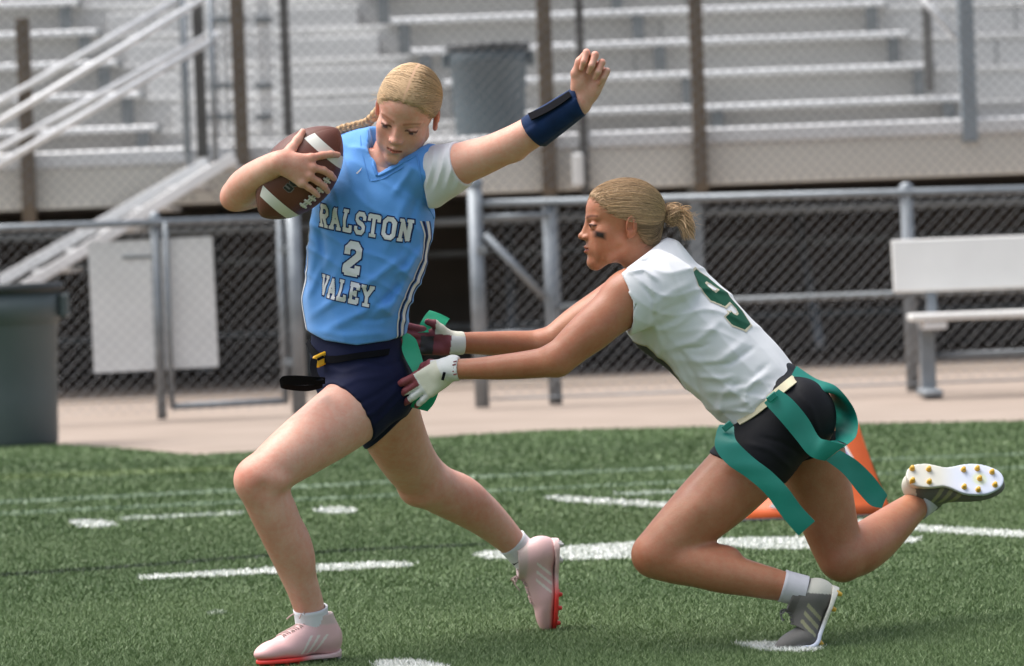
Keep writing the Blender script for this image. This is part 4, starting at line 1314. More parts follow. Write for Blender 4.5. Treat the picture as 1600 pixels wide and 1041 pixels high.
# joint stations: px, py, depth, radius px
R_LEG_F = [(582, 612, .05, 54), (550, 641, .01, 54.5), (516, 667, -.03, 52), (482, 691, -.07, 48), (449, 715, -.11, 43), (424, 734, -.135, 38.5), (405, 748, -.15, 36)]
R_SHIN_F = [(405, 750, -.15, 37), (413, 775, -.14, 34.5), (427, 806, -.12, 34), (446, 845, -.09, 33.5), (461, 885, -.055, 29.5), (473, 918, -.03, 26), (482, 946, -.005, 24.5), (487, 968, .005, 21), (490, 990, .01, 20)]
R_LEG_B = [(596, 612, .16, 54), (606, 652, .22, 52), (622, 690, .29, 47.5), (640, 722, .36, 43), (658, 745, .41, 40), (668, 755, .42, 38)]
R_SHIN_B = [(666, 755, .42, 37), (690, 767, .46, 38), (720, 782, .50, 37), (750, 802, .54, 32.5), (778, 826, .575, 27), (800, 848, .60, 22.5), (810, 860, .61, 20), (822, 872, .62, 18)]
lo, hi = bounds_of(R_LEG_F + R_SHIN_F + R_LEG_B + R_SHIN_B + [(600, 230, .05, 1)], 0.14)
bf = Field(lo, hi, 0.0052)
bf.limb(R_LEG_F, .014); bf.limb(R_LEG_B, .014)
bf.limb(R_SHIN_F, .016); bf.limb(R_SHIN_B, .016)
# knee caps, calves, hamstrings
bf.ell(P(391, 752, -.165), (.034, .034, .040), k=.018)
bf.ell(P(398, 772, -.165), (.026, .024, .028), k=.016)
bf.ell(P(465, 846, -.075), (.026, .032, .075), frame((0, 1, 0), P(415, 760, 0) - P(462, 890, 0)), k=.030)
bf.ell(P(438, 790, -.11), (.030, .034, .05), frame((0, 1, 0), P(415, 760, 0) - P(445, 850, 0)), k=.03)
# hollows beside the kneecap, the shin edge and the inner thigh line
bf.ell(P(412, 772, -.212), (.012, .012, .020), k=.022, op='sub')
bf.cone(P(410, 790, -.155), P(462, 925, -.045), .012, .010, k=.012)
bf.ell(P(432, 752, -.17), (.030, .022, .020), k=.02)
bf.ell(P(646, 766, .41), (.034, .034, .036), k=.02)
bf.ell(P(722, 768, .50), (.034, .034, .066), frame((0, 1, 0), P(668, 750, 0) - P(760, 808, 0)), k=.022)
# pelvis and torso under the clothes
wv = nz(P(598, 230, .05) - P(557, 545, .09)); lv = Vector((.94, -.35, 0))
RT = [((566, 625, .11), .100, .095, -28), ((562, 585, .10), .112, .100, -28), ((557, 525, .10), .098, .080, -24), ((555, 480, .095), .108, .082, -18),
      ((569, 420, .08), .122, .088, -8), ((582, 350, .065), .132, .092, 0), ((588, 300, .055), .130, .088, 0), ((593, 262, .05), .105, .070, 0), ((597, 232, .05), .075, .052, 0)]
bf.loft(wv, lv, [(P(*c), a, b, y) for c, a, b, y in RT], k=.03)
body_parts = [bf.mesh(4)]
# left arm, raised
R_ARM_L = [(672, 266, -.03, 35), (702, 262, -.06, 34.5), (735, 251, -.09, 32), (768, 239, -.12, 28.5), (800, 224, -.15, 27), (822, 212, -.165, 26), (845, 198, -.18, 25), (875, 180, -.20, 22), (903, 160, -.22, 18.5)]
lo, hi = bounds_of(R_ARM_L + [(960, 70, -.24, 1), (900, 70, -.36, 1)], 0.06)
af = Field(lo, hi, 0.0025)
af.limb(R_ARM_L, .012)
af.ell(P(805, 238, -.145), (.022, .022, .018), k=.02)
WL = P(910, 153, -.225); FL = P(934, 92, -.235) - WL
hand(af, WL, FL, (0.10, -1, 0.10), -1, [(56, 98, 50), (62, 96, 50), (68, 94, 48), (74, 92, 46)], spread=(4, 1, -3, -7), sc=1.0,
     thumb=[(.022, .022, .006), (.048, .036, .012), (.078, .038, .018), (.102, .030, .018)], wrist_r=.025)
body_parts.append(af.mesh(2))
# right arm round the ball
BALL_Y, BALL_C = -.065, (468, 270)
bc = P(*BALL_C, BALL_Y)
b_ax = nz(P(527, 203, BALL_Y - .01) - P(409, 337, BALL_Y + .01))
BALL_L, BALL_R = .140, .0855
def ball_r(t):
    t = abs(t) / BALL_L
    return BALL_R * max(0.0, (1 - t ** 2.0)) ** 0.72 if t < 1 else 0.0
def ball_front(px, py):
    q = P(px, py, BALL_Y) - bc
    s_ = q.dot(b_ax); e = (q - b_ax * s_).length
    r = ball_r(s_)
    return BALL_Y - math.sqrt(max(r * r - e * e, 0.0))
R_ARM_R = [(528, 244, .13, 36), (480, 262, .115, 32), (430, 285, .10, 29), (385, 303, .07, 25), (369, 306, .05, 23)]
R_FORE_R = [(369, 306, .05, 23), (380, 294, .015, 27), (394, 281, -.035, 26), (412, 268, -.095, 23), (428, 258, -.14, 20), (437, 254, -.160, 19)]
lo, hi = bounds_of(R_ARM_R + R_FORE_R + [(535, 200, -.2, 1), (480, 310, -.2, 1)], 0.06)
rf_ = Field(lo, hi, 0.0025)
rf_.limb(R_ARM_R, .012); rf_.limb(R_FORE_R, .012)
rf_.ell(P(360, 312, .055), (.020, .024, .020), k=.014)
def onball(px, py, lift): return P(px, py, ball_front(px, py) - lift)
KN = [(486, 247), (488, 262), (482, 275), (471, 286)]
FG = [[(486, 247), (504, 243), (517, 241), (528, 242)], [(488, 262), (505, 266), (516, 273), (522, 279)], [(482, 275), (497, 284), (507, 292), (512, 299)], [(471, 286), (483, 294), (491, 300), (497, 306)]]
wr = P(436, 254, -.165)
rad = [6.2, 6.3, 6.0, 5.3]
for i in range(4):
    kn = onball(*KN[i], .012)
    rf_.cone(wr + (kn - wr) * .15, kn, .0165, .0115, k=.012)
    pts = [kn] + [onball(*q, .0085 if j < 2 else .007) for j, q in enumerate(FG[i][1:])]
    for j in range(3):
        rf_.cone(pts[j], pts[j + 1], rad[i] * mpp(0) * (1.02 - .08 * j), rad[i] * mpp(0) * (.96 - .09 * j), k=.004)
    rf_.ell(kn - Vector((0, .003, 0)), (.0095, .0095, .0095), k=.006)
th = [P(443, 248, -.165), onball(455, 233, .012), onball(465, 219, .010), P(473, 206, ball_front(470, 212) - .006)]
for j, (r0, r1) in enumerate(((.0165, .0125), (.0118, .0102), (.0102, .0080))):
    rf_.cone(th[j], th[j + 1], r0, r1, k=.007)
rf_.ell((wr + onball(478, 262, .01)) / 2, (.028, .014, .028), k=.014)
body_parts.append(rf_.mesh(2))
# head: bowed, turned to the ball side
yaw, pit, rol = R(17), R(30), R(20)
F0 = Vector((-math.sin(yaw) * math.cos(pit), -math.cos(yaw) * math.cos(pit), -math.sin(pit)))
U0 = Vector((-math.sin(yaw) * math.sin(pit), -math.cos(yaw) * math.sin(pit), math.cos(pit)))
R0 = F0.cross(U0)
# image right is -R0 for a face that looks at the camera
U0 = U0 * math.cos(rol) - R0 * math.sin(rol)
HF_A = frame(F0, U0); HO_A = P(636, 176, -.035)
hv, hq, hc = head(HF_A, HO_A, P(604, 262, .03), .052, sc=1.0, lid=0.32, brow_col=(0.62, 0.50, 0.42))
body_parts.append((to_world(hv, HF_A, HO_A), hq))
def skin_tints(parts, spots):
    V = np.concatenate([p[0] for p in parts]); c = np.ones((len(V), 3))
    for ctr, rr, colr, s_ in spots:
        m = s_ * np.exp(-(((V - np.array(tuple(ctr))) ** 2).sum(1) / rr ** 2))
        c = c * (1 - m[:, None]) + np.array(colr) * m[:, None]
    return c
rosy = (1.0, 0.72, 0.66)
spots = [(P(388, 752, -.2), .040, rosy, .55), (P(640, 768, .38), .04, rosy, .45), (P(357, 314, .04), .035, (1.0, .66, .60), .6), (P(935, 92, -.26), .032, (1.0, .70, .66), .6),
         (P(492, 262, -.17), .03, (1.0, .80, .76), .45), (P(473, 206, -.13), .014, (1.0, .7, .66), .5)]
tints = skin_tints(body_parts, spots)
tints[-len(hv):] *= hc
V, Q = joined(body_parts)
mesh_obj('body', V, Q, skin_a, runner, True, colr=tints)

# ---- hair: parted in the middle, combed tight to a low braid
cv, cq = hair_cap()
cap_pt = cap_cast(bvh_of(*joined([(cv, cq), (hv, hq)])))
def hair_world(v): return to_world(v, HF_A, HO_A)
capc = np.tile(np.array([.80, .75, .68]), (len(cv), 1))  # cap darker than the strands: shade between them painted in for depth
capc[(np.abs(cv[:, 0] + .0012 * np.sin(cv[:, 1] * 160)) < .0024) & (cv[:, 2] > .04)] = (.92, .80, .80)      # the scalp shows along the part
hair_o = mesh_obj('hair', hair_world(cv), cq, hair_a, runner, True, colr=capc)
ra = np.random.default_rng(11)
def outer_pts(n, seed):
    r = np.random.default_rng(seed); c = cv - CR_C
    e = np.linalg.norm(c / (CR_R + .004), axis=1)
    return cv[r.choice(np.where((e > .93))[0], n)], r
def part_hair(n, seed):
    pts, r = outer_pts(n, seed); out = []
    for p in pts:
        S = p - CR_C; S = S / np.linalg.norm(S)
        s_ = 1 if S[0] > 0 else -1
        if abs(p[0]) < .0040 and p[2] > .03: S[0] = s_ * r.uniform(.022, .05)
        near_edge = p[2] - hairline(p[1], 0) < .012
        ts = np.linspace(-.035 * r.random() if near_edge else 0.0, .96, 12)
        C = np.array([s_ * (1.45 + .2 * r.random()), 0.62 * S[1] - .42, 0.62 * S[2] + .06])
        E = np.array([s_ * .26 + r.normal(0, .06), -1, -.60 + r.normal(0, .08)]); E = E / np.linalg.norm(E)
        off = r.uniform(-.0001, .0011)
        out.append([cap_pt(bez(S, C, E, t), off) for t in ts])
    return np.array(out)
pa = part_hair(3300, 4)
tone = np.clip(ra.normal(1.0, .17, len(pa)), .5, 1.45)[:, None]
cols = tone * np.array([1.0, .97, .92]) * np.where(ra.random((len(pa), 1)) < .12, .66, 1.0)
strands(hair_world(pa.reshape(-1, 3)).reshape(pa.shape), ra.uniform(.0004, .0009, len(pa)), cols, 'hair_strands', hair_a, hair_o)
# stray hairs along the hairline
sp = []
for i in range(26):
    s_ = ra.choice([-1, 1]); x = s_ * ra.uniform(.0, .05); y = .075 - abs(x) * .35
    a = np.array([x, y, .070]); b = a + np.array([s_ * ra.uniform(.01, .03), .012, ra.uniform(-.015, .004)]); c = b + np.array([s_ * ra.uniform(.005, .02), -.012, ra.uniform(-.02, .002)])
    sp.append([bez(a, b, c, t) for t in np.linspace(0, 1, 9)])
sp = np.array(sp)
strands(hair_world(sp.reshape(-1, 3)).reshape(sp.shape), np.full(len(sp), .00035), np.tile([1.3, 1.25, 1.2], (len(sp), 1)), 'stray_hairs', hair_a, hair_o)
# braid over the shoulder
bp = catmull([P(592, 172, .06), P(576, 190, .075), P(556, 197, .085), P(535, 202, .09), P(519, 212, .095), P(512, 224, .10)], 14)
mbb = MB()
for k3 in range(3):
    pts, rs = [], []
    for i, q in enumerate(bp):
        ph = i * 0.42 + k3 * 2 * math.pi / 3
        d = (bp[min(i + 1, len(bp) - 1)] - bp[max(i - 1, 0)]).normalized(); n1 = d.cross(Vector((0, 1, 0))).normalized()
        pts.append(q + n1 * (.0050 * math.sin(ph)) + Vector((0, 1, 0)) * (.004 * math.sin(2 * ph)))
        rs.append(.0078 * (1 - .25 * i / len(bp)))
    mbb.tube(pts, rs, 9)
me = mbb.build('braid', hair_a, hair_o, True)
a_ = me.data.color_attributes.new('tint', 'FLOAT_COLOR', 'POINT')
nv_ = len(me.data.vertices); cc = np.ones((nv_, 4), np.float32); cc[:, :3] = (np.array([.92, .88, .80]) * ra.normal(1, .12, (nv_, 1))); a_.data.foreach_set('color', cc.ravel())
bs = []
for i in range(260):
    k3 = ra.integers(0, 3); i0 = ra.integers(0, len(bp) - 14); ang = ra.uniform(0, 6.28); row = []
    for i in range(i0, i0 + 13):
        ph = i * 0.42 + k3 * 2 * math.pi / 3
        d = (bp[min(i + 1, len(bp) - 1)] - bp[max(i - 1, 0)]).normalized(); n1 = d.cross(Vector((0, 1, 0))).normalized(); n2 = d.cross(n1)
        rr = .0080 * (1 - .25 * i / len(bp))
        row.append(tuple(bp[i] + n1 * (.0050 * math.sin(ph)) + Vector((0, 1, 0)) * (.004 * math.sin(2 * ph)) + n1 * rr * math.cos(ang) + n2 * rr * math.sin(ang)))
    bs.append(row)
bs = np.array(bs); strands(bs, ra.uniform(.0005, .0009, len(bs)), np.clip(ra.normal(1, .22, (len(bs), 1)), .5, 1.4) * np.array([1, .96, .9]), 'hair_strands', hair_a, hair_o)

# ---- jersey
JT = [((556, 552, .10), .116, .108, -25), ((556, 525, .10), .122, .112, -25), ((556, 480, .095), .133, .112, -18), ((569, 420, .08), .146, .112, -8),
      ((582, 350, .065), .152, .112, 0), ((588, 300, .055), .143, .106, 0), ((593, 262, .05), .118, .086, 0), ((597, 236, .05), .090, .066, 0)]
lo, hi = bounds_of([(450, 570, .1, 1), (720, 180, .1, 1)], 0.02); lo[1], hi[1] = -.17, .32
jf = Field(lo, hi, 0.0034)
jf.loft(wv, lv, [(P(*c), a, b, y) for c, a, b, y in JT], k=.01)
jf.cone(P(580, 232, .06), P(537, 236, .115), .052, .046, k=.035)
jf.cone(P(624, 250, .02), P(664, 266, -.025), .058, .066, k=.03)
jf.folds([([(478, 500), (520, 470), (580, 440), (640, 395)], .010, .0055), ([(476, 470), (500, 425), (518, 395)], .010, .0045), ([(500, 520), (560, 492), (630, 470)], .012, .0050),
          ([(510, 470), (530, 420), (545, 380)], .009, .0030), ([(600, 505), (628, 450), (655, 390)], .010, .0055), ([(560, 505), (600, 470), (640, 430)], .009, -.0045),
          ([(500, 300), (540, 350), (560, 385)], .012, .0030), ([(640, 300), (618, 360), (600, 400)], .012, .0035), ([(655, 300), (640, 350), (628, 400)], .008, -.0030),
          ([(560, 285), (575, 320), (580, 360)], .012, -.0020), ([(487, 330), (492, 390), (483, 440)], .010, .0035), ([(500, 350), (507, 410), (495, 460)], .008, -.003),
          ([(530, 215), (545, 260), (555, 300)], .010, .0030), ([(648, 255), (630, 285), (612, 310)], .009, .0035), ([(480, 515), (540, 525), (620, 520)], .010, .0030),
          ([(545, 500), (590, 500), (625, 490)], .007, -.0025), ([(610, 430), (640, 420), (665, 380)], .008, .003)], .0)
jf.wobble(.0022, 26, 3)
jf.wrinkle(.55, .83, .052, .0050, 5, .016)
jf.wrinkle(.92, .38, .060, .0038, 9, .018)
# neck, arm holes, hem
def edge_plane(p1, p2):
    """signed distance (in the picture plane, metres) to the line p1-p2, positive on its left side seen from the camera"""
    a, b = P(*p1, 0.0), P(*p2, 0.0); dx, dz = b.x - a.x, b.z - a.z; l = math.hypot(dx, dz)
    return ((jf.ax[0][:, None] - a.x) * -dz / l + (jf.ax[2][None, :] - a.z) * dx / l).astype(np.float32)
vin = np.minimum(-edge_plane((591, 272), (577, 200)), edge_plane((591, 272), (655, 233)))     # > 0 inside the V
vin = np.minimum(vin[:, None, :], (.045 - jf.ax[1])[None, :, None])
jf.v = smax(jf.v, vin.astype(np.float32), .003)
jf.cone(P(606, 232, .0), P(622, 190, .0), .047, .058, k=.004, op='sub')
jf.cone(P(722, 276, -.06), P(790, 254, -.12), .068, .068, k=.006, op='sub')
jf.cone(P(497, 254, .14), P(440, 280, .12), .050, .055, k=.006, op='sub')
hp = [P(478, 514, .1), P(540, 540, .1), P(638, 521, .1)]
X, Z = jf.ax[0][:, None], jf.ax[2][None, :]
hx = np.array([P(a, b, .1).x for a, b in ((440, 500), (478, 516), (510, 531), (560, 538), (610, 531), (640, 521), (700, 500))]); hz = np.array([P(a, b, .1).z for a, b in ((440, 500), (478, 516), (510, 531), (560, 538), (610, 531), (640, 521), (700, 500))])
hem = np.interp(jf.ax[0], hx, hz)[:, None]
jf.v = smax(jf.v, (hem - Z)[:, None, :].astype(np.float32), .004)
# hollow at the hem so it hangs free of the shorts
inn = jf.v + .0065
low = ((Z - hem) - .05)[:, None, :].astype(np.float32)
jf.v = np.maximum(jf.v, -np.maximum(inn - 0.0, low)) if False else jf.v
jv, jq = jf.mesh(2)
jersey = mesh_obj('jersey', jv, jq, jersey_blue, runner, True)
jb = bvh_of(jv, jq)
def torso_caster(py, th0, shear, rad=.135, lift=.0013, bvh=jb, fwd=Vector((-.20, -.98, 0))):
    ys = [545, 525, 480, 420, 350, 300, 262]; xs = [556, 556, 556, 569, 582, 588, 593]; dep = [.10, .10, .095, .08, .065, .055, .05]
    o_py = np.interp(py, ys[::-1], ys[::-1]); C = P(float(np.interp(py, ys[::-1], xs[::-1])), py, float(np.interp(py, ys[::-1], dep[::-1])))
    f = (fwd - wv * fwd.dot(wv)).normalized(); lt = Vector(f).cross(wv); lt = lt if lt.x > 0 else -lt
    def cast(u, v):
        th = th0 + u / rad
        d = f * math.cos(th) + lt * math.sin(th)
        base = C + wv * (v - shear * u)
        h_ = bvh.ray_cast(base + d * .45, -d)
        if h_[0] is None or (h_[0] - base).length > .24: return None
        return tuple(h_[0] + d * lift)
    return cast
wrap_print('lettering', 'RALSTON', .056, .0385, .10, .0032, torso_caster(346, -.03, .02), [white_print, navy_print], jersey, wx=.82)
wrap_print('number', '2', .082, .060, .115, .0038, torso_caster(401, -.06, .02), [white_print, navy_print], jersey, wx=.88)
wrap_print('lettering', 'VALEY', .051, .0335, .10, .0032, torso_caster(451, -.12, .05), [white_print, navy_print], jersey, wx=.80)
c0 = torso_caster(430, 0, 0, lift=.0016)
for (ua, ub, m_, nm) in ((.158, .163, white_print, 'side_stripe'), (.165, .172, navy_print, 'side_stripe'), (.176, .189, white_print, 'side_stripe'), (.190, .196, navy_print, 'side_stripe'),
                         (-.196, -.190, navy_print, 'side_stripe'), (-.189, -.178, white_print, 'side_stripe')):
    band_print(nm, lambda v, ua=ua, ub=ub: (ua - .10 * v + .02 * math.sin(v * 20), ub - .10 * v + .02 * math.sin(v * 20)), np.arange(-.155, .158, .004), c0, m_, jersey)
# small maker's marks on the chest
def tick_mark(name, pts, mat, parent, cast, lift=0):
    vs = [cast(*p) for p in pts]
    if any(v is None for v in vs): return
    mesh_obj(name, vs, [tuple(range(len(vs)))], mat, parent, False)
cm = torso_caster(268, -.32, 0, lift=.002)
for pts in ([(-.008, -.006), (.0, .002), (.007, .010), (.005, .002), (.0, -.004)], [(-.008, -.006), (.0, -.004), (-.002, -.0075)]):
    tick_mark('maker_mark', pts, white_print, jersey, cm)
# V collar trim
trim = M('jersey_trim', (0.10, 0.29, 0.68), 0.7, weave=0.3, wscale=500, spec=0.2)
def front_pt(px, py, lift=.003, bvh=jb, Yf=-.4):
    a = P(px, py, Yf); d = nz(a - CAM)
    h_ = bvh.ray_cast(a, d)
    return None if h_[0] is None else h_[0] - d * lift
for edge in ([(574, 204), (575, 220), (579, 240), (583, 256), (589, 275)], [(591, 275), (604, 269), (620, 260), (636, 251), (650, 243)]):
    pts = [front_pt(*q, .0005) for q in edge]
    pts = [p for p in pts if p is not None]
    if len(pts) > 2: MB().tube(catmull(pts, 6), .0034, 8).build('collar_trim', trim, jersey, True)
    inn_ = [front_pt(q[0] - 11 + 4 * (q[0] > 592), q[1] + 8 + 3 * (q[0] > 592), .0004) for q in edge]
    inn_ = [p for p in inn_ if p is not None]
    if len(inn_) > 2: MB().tube(catmull(inn_, 6), .0011, 6).build('collar_seam', trim, jersey, True)
for edge in ([(655, 242), (659, 262), (663, 285), (668, 308), (674, 326), (682, 341)],):
    pts = [front_pt(q[0] - 4, q[1], .0006) for q in edge]
    pts = [p for p in pts if p is not None]
    if len(pts) > 2: MB().tube(catmull(pts, 6), .0026, 8).build('armhole_trim', trim, jersey, True)

# ---- white undershirt sleeve
lo, hi = bounds_of([(640, 340, -.05, 1), (745, 200, -.05, 1)], 0.03); lo[1], hi[1] = -.18, .10
sf = Field(lo, hi, 0.0024)
sf.limb(R_ARM_L[:4], .012, .0050)
sf.cone(P(676, 300, -.03), P(700, 285, -.06), .040, .034, k=.03)
fs_ = []
for i in range(9):
    x0 = 664 + i * 8
    fs_.append(([(x0 + 8, 228 + i), (x0 + 3, 262), (x0 - 8, 300)], .0035, (.0020 if i % 2 else -.0012)))
sf.folds(fs_, -.05)
ad = nz(P(760, 244, -.11) - P(680, 270, -.04))
sf.half(P(722, 257, -.08), ad + Vector((0.0, 0, .02)), .003)
sf.cone(P(715, 259, -.075), P(760, 244, -.11), .046, .044, k=.002, op='sub')
sf.half(P(661, 285, -.05), P(560, 305, 0) - P(661, 285, 0), .003)
sv, sq_ = sf.mesh(1)
mesh_obj('undershirt_sleeve', sv, sq_, white_cloth, runner, True)

# ---- shorts
lo, hi = bounds_of([(440, 720, .1, 1), (700, 480, .1, 1)], 0.0); lo[1], hi[1] = -.14, .40
def shorts_piece(build, plane=None):
    F = Field(lo, hi, 0.0038); build(F)
    if plane: F.half(*plane, .003)
    return F
g_ = .005
pel = shorts_piece(lambda F: (F.loft(wv, lv, [(P(*c), a, b, y) for c, a, b, y in (((568, 640, .11), .098, .100, -28), ((563, 600, .10), .117, .112, -28), ((558, 560, .10), .116, .106, -28), ((557, 520, .10), .112, .098, -24), ((556, 500, .10), .106, .09, -24))], k=.02),
                             F.ell(P(602, 600, .17), (.074, .080, .078), k=.04), F.ell(P(596, 610, .05), (.075, .075, .080), k=.04)))
lf_ = shorts_piece(lambda F: F.limb(R_LEG_F[:4], .012, g_), (P(548, 648, 0), P(480, 695, -.06) - P(560, 632, .02)))
lb_ = shorts_piece(lambda F: F.limb(R_LEG_B[:4], .012, g_), (P(624, 651, .2), Vector((.7, 0.1, -.7))))
pel.half(P(568, 655, .1), nz(P(575, 720, .1) - P(568, 600, .1)), .01)
pel.half(P(624, 651, .2), Vector((.7, 0.1, -.7)), .004)
pel.v = smin(smin(pel.v, lf_.v, .018), lb_.v, .018)
pel.folds([([(560, 655), (590, 640), (630, 600)], .006, .0022), ([(520, 610), (560, 590), (610, 585)], .006, .0020), ([(540, 640), (590, 615), (635, 585)], .005, -.0018),
           ([(500, 575), (540, 580), (590, 565)], .006, .0020), ([(580, 668), (605, 645), (632, 615)], .005, .0018), ([(560, 560), (600, 572), (640, 560)], .006, -.002)], .05)
pel.half(P(556, 505, .1), wv, .003)
pv, pq = pel.mesh(2)
shorts = mesh_obj('shorts', pv, pq, navy, runner, True)
sb_ = bvh_of(pv, pq)

# ---- flag belt, buckle, loose tail and the green flags
def belt_pts(pix, lift, bvh=sb_, Yf=-.5):
    out = []
    for q in pix:
        p = front_pt(q[0], q[1], lift, bvh, Yf)
        if p is None: p = P(q[0], q[1], q[2] if len(q) > 2 else .1)
        out.append(p)
    return out
belt = empty('flag_belt', P(520, 560, 0)); attach(belt, runner); 
top_e = belt_pts([(482, 530, .12), (492, 545), (504, 554), (525, 556), (560, 551), (600, 546), (632, 541), (646, 539, .2)], .004)
bot_e = belt_pts([(478, 538, .12), (488, 556), (502, 566), (525, 567), (560, 561), (600, 556), (632, 551), (648, 549, .2)], .004)
ribbon('belt_strap', top_e, bot_e, black_web, belt, 8, 3, .0022)
bk = front_pt(504, 561, .007, sb_, -.5) or P(504, 561, 0)
bx_ = nz(P(520, 553, 0) - P(490, 567, -.03)); by_ = bx_.cross(nz(P(490, 530, 0) - P(500, 575, 0))).normalized(); bz_ = by_.cross(bx_).normalized()
MB().obox(bk, bx_, by_, bz_, (.0230, .0055, .0150), .003).build('buckle', yellow_plastic, belt)
MB().obox(bk - by_ * .0 + Vector((0, -.006, 0)) - bx_ * .004 + bz_ * .004, bx_, by_, bz_, (.010, .0022, .0035), .001).build('buckle_slot', black_web, belt)
ribbon('belt_tail', [(508, 590, -.10), (490, 588.5, -.115), (462, 587, -.13), (443, 588, -.135), (437, 594, -.12), (441, 599, -.10), (458, 602, -.09), (482, 602, -.08), (504, 599, -.07)],
       [(508, 600, -.085), (490, 601, -.10), (462, 602, -.115), (448, 602, -.12), (440, 604, -.11), (441, 607, -.09), (458, 610, -.08), (482, 611, -.07), (504, 606, -.06)], black_web, belt, 8, 3, .0016)
ribbon('belt_tail', [(486, 560, -.07), (484, 575, -.085), (488, 588, -.10), (496, 596, -.11)], [(496, 562, -.07), (495, 577, -.085), (499, 588, -.10), (507, 594, -.11)], black_web, belt, 6, 3, .002)
ribbon('flag', [(628, 519, .075), (629, 533, .065), (628, 546, .05), (634, 562, .03), (646, 584, .01), (650, 600, .03), (648, 622, .06)], [(641, 523, .085), (650, 531, .08), (655, 545, .075), (660, 562, .06), (663, 572, .05), (668, 596, .05), (668, 612, .07)], green_flag, belt, 8, 5, .0008, .001, .0012)
ribbon('flag', [(650, 520, .17), (657, 505, .18), (664, 493, .19), (671, 485, .20)], [(688, 521, .17), (694, 511, .18), (699, 503, .19), (703, 498, .20)], green_flag, belt, 8, 5, .0008, -.003, .0012)
ribbon('flag', [(688, 602, .04), (684, 617, .05), (677, 632, .05), (668, 643, .05)], [(648, 612, .06), (642, 622, .06), (636, 630, .06), (630, 633, .06)], green_flag, belt, 8, 5, .0008, .004, .0012)

# ---- wrist coach band on the raised arm
bp0, bp1 = P(835, 206, -.175), P(906, 158, -.222)
axb = (bp1 - bp0).normalized(); e1 = axb.cross(Vector((0, 1, 0))).normalized(); e2 = axb.cross(e1)
vs, fs = [], []
nb_ = 56; rows = 12
for i in range(rows):
    t = i / (rows - 1); ii = min(max(t, .0), 1.0)
    r = .0400 + (.0315 - .0400) * t
    for k_ in range(nb_):
        w = 2 * math.pi * k_ / nb_
        sl = .010 * math.cos(w - .6) * (1 if t > .5 else -.6)
        rr = r + (.0035 if 12 <= k_ <= 22 else 0.0)
        vs.append(bp0 + axb * ((bp1 - bp0).length * ii + sl * abs(2 * t - 1)) + e1 * (rr * math.cos(w)) + e2 * (rr * .93 * math.sin(w)))
for i in range(rows - 1):
    for k_ in range(nb_):
        k2 = (k_ + 1) % nb_
        fs.append((i * nb_ + k_, i * nb_ + k2, (i + 1) * nb_ + k2, (i + 1) * nb_ + k_))
wbn = mesh_obj('wrist_band', vs, fs, band_mat, runner, True)
sm = wbn.modifiers.new('thickness', 'SOLIDIFY'); sm.thickness = .004; sm.offset = 1
ribbon('flap_edge', [(825, 178, -.205), (848, 168, -.215), (870, 155, -.230), (889, 143, -.240)], [(830, 188, -.228), (853, 177, -.236), (875, 164, -.248), (893, 151, -.255)], black_web, wbn, 6, 3, .003)

# ---- socks and shoes
up_pink = M('pink_shoe_upper', (1, 1, 1), 0.42, tint=True, spec=0.45, bump=0.15, bscale=300, var=0.04)
sole_red = M('red_shoe_sole', (1, 1, 1), 0.35, tint=True, spec=0.5)
stud_red = make_stud(M('red_stud', (0.80, 0.05, 0.04), 0.35)); stud_clear = make_stud(M('clear_stud', (0.62, 0.60, 0.58), 0.25))
lace_pink = M('pink_lace', (0.50, 0.36, 0.33), 0.8)
def pink_cols(v):
    base = np.array([.74, .48, .47]); toe = np.array([.80, .34, .32]); red = np.array([.76, .09, .07]); colr = np.array([.60, .47, .43])
    y, z = v[:, 1], v[:, 2]
    c = np.tile(base, (len(v), 1))
    t = np.clip((y - .13) / .12, 0, 1)[:, None] * .35; c = c * (1 - t) + toe * t
    r_ = (np.clip(1 - (z - .006) / .014, 0, 1) * np.clip((y - .13) / .07, 0, 1))[:, None]; c = c * (1 - r_) + red * r_
    k_ = np.clip((z - .080) / .006, 0, 1)[:, None] * np.clip((.115 - y) / .02, 0, 1)[:, None]; c = c * (1 - k_) + colr * k_
    for off in (0.0, .022, .044):          # three slanting stripes on the side
        s_ = np.abs((y - .085 - off) - (z - .035) * -.75) < .0042
        s_ &= (z > .016) & (z < .058) & (np.abs(v[:, 0]) > .014)
        c[s_] = (.80, .72, .66)
    return c
def red_sole_cols(v):
    t = np.clip((v[:, 1] - .10) / .05, 0, 1)[:, None]
    return np.array([.70, .50, .48]) * (1 - t) + np.array([.80, .05, .04]) * t
pink_stud = lambda y: stud_red if y > .1 else stud_clear
heel = G(531, 1036, .012); heel = P(533, 1034, .05); toe = P(402, 1036, -.10)
fw = toe - heel; fw.z = 0
heel.z = .0125
make_shoe(runner, heel, fw, (0, 0, 1), up_pink, pink_cols, sole_red, red_sole_cols, pink_stud, lace_pink, 'pink planted football shoe with a red toe', sc=.97)
sock(runner, P(489.5, 985, .01), P(485, 950, -.003), .040, .0408, sock_white)
heel2 = P(872, 838, .60)
fw2 = P(866, 990, .62) - heel2; up2 = P(800, 838, .585) - heel2
make_shoe(runner, heel2, fw2, up2, up_pink, pink_cols, sole_red, red_sole_cols, pink_stud, lace_pink, 'pink trailing football shoe with its sole raised', mirror=-1, sc=.97)
sk = sock(runner, P(824, 872, .62), P(800, 847, .60), .0385, .0385, sock_white)
# tick mark on the trailing sock
tkp = [(800, 880), (803, 884), (812, 877), (804, 881)]
mesh_obj('sock_mark', [P(a, b, .555) for a, b in tkp], [(0, 1, 2, 3)], black_web, sk, False)

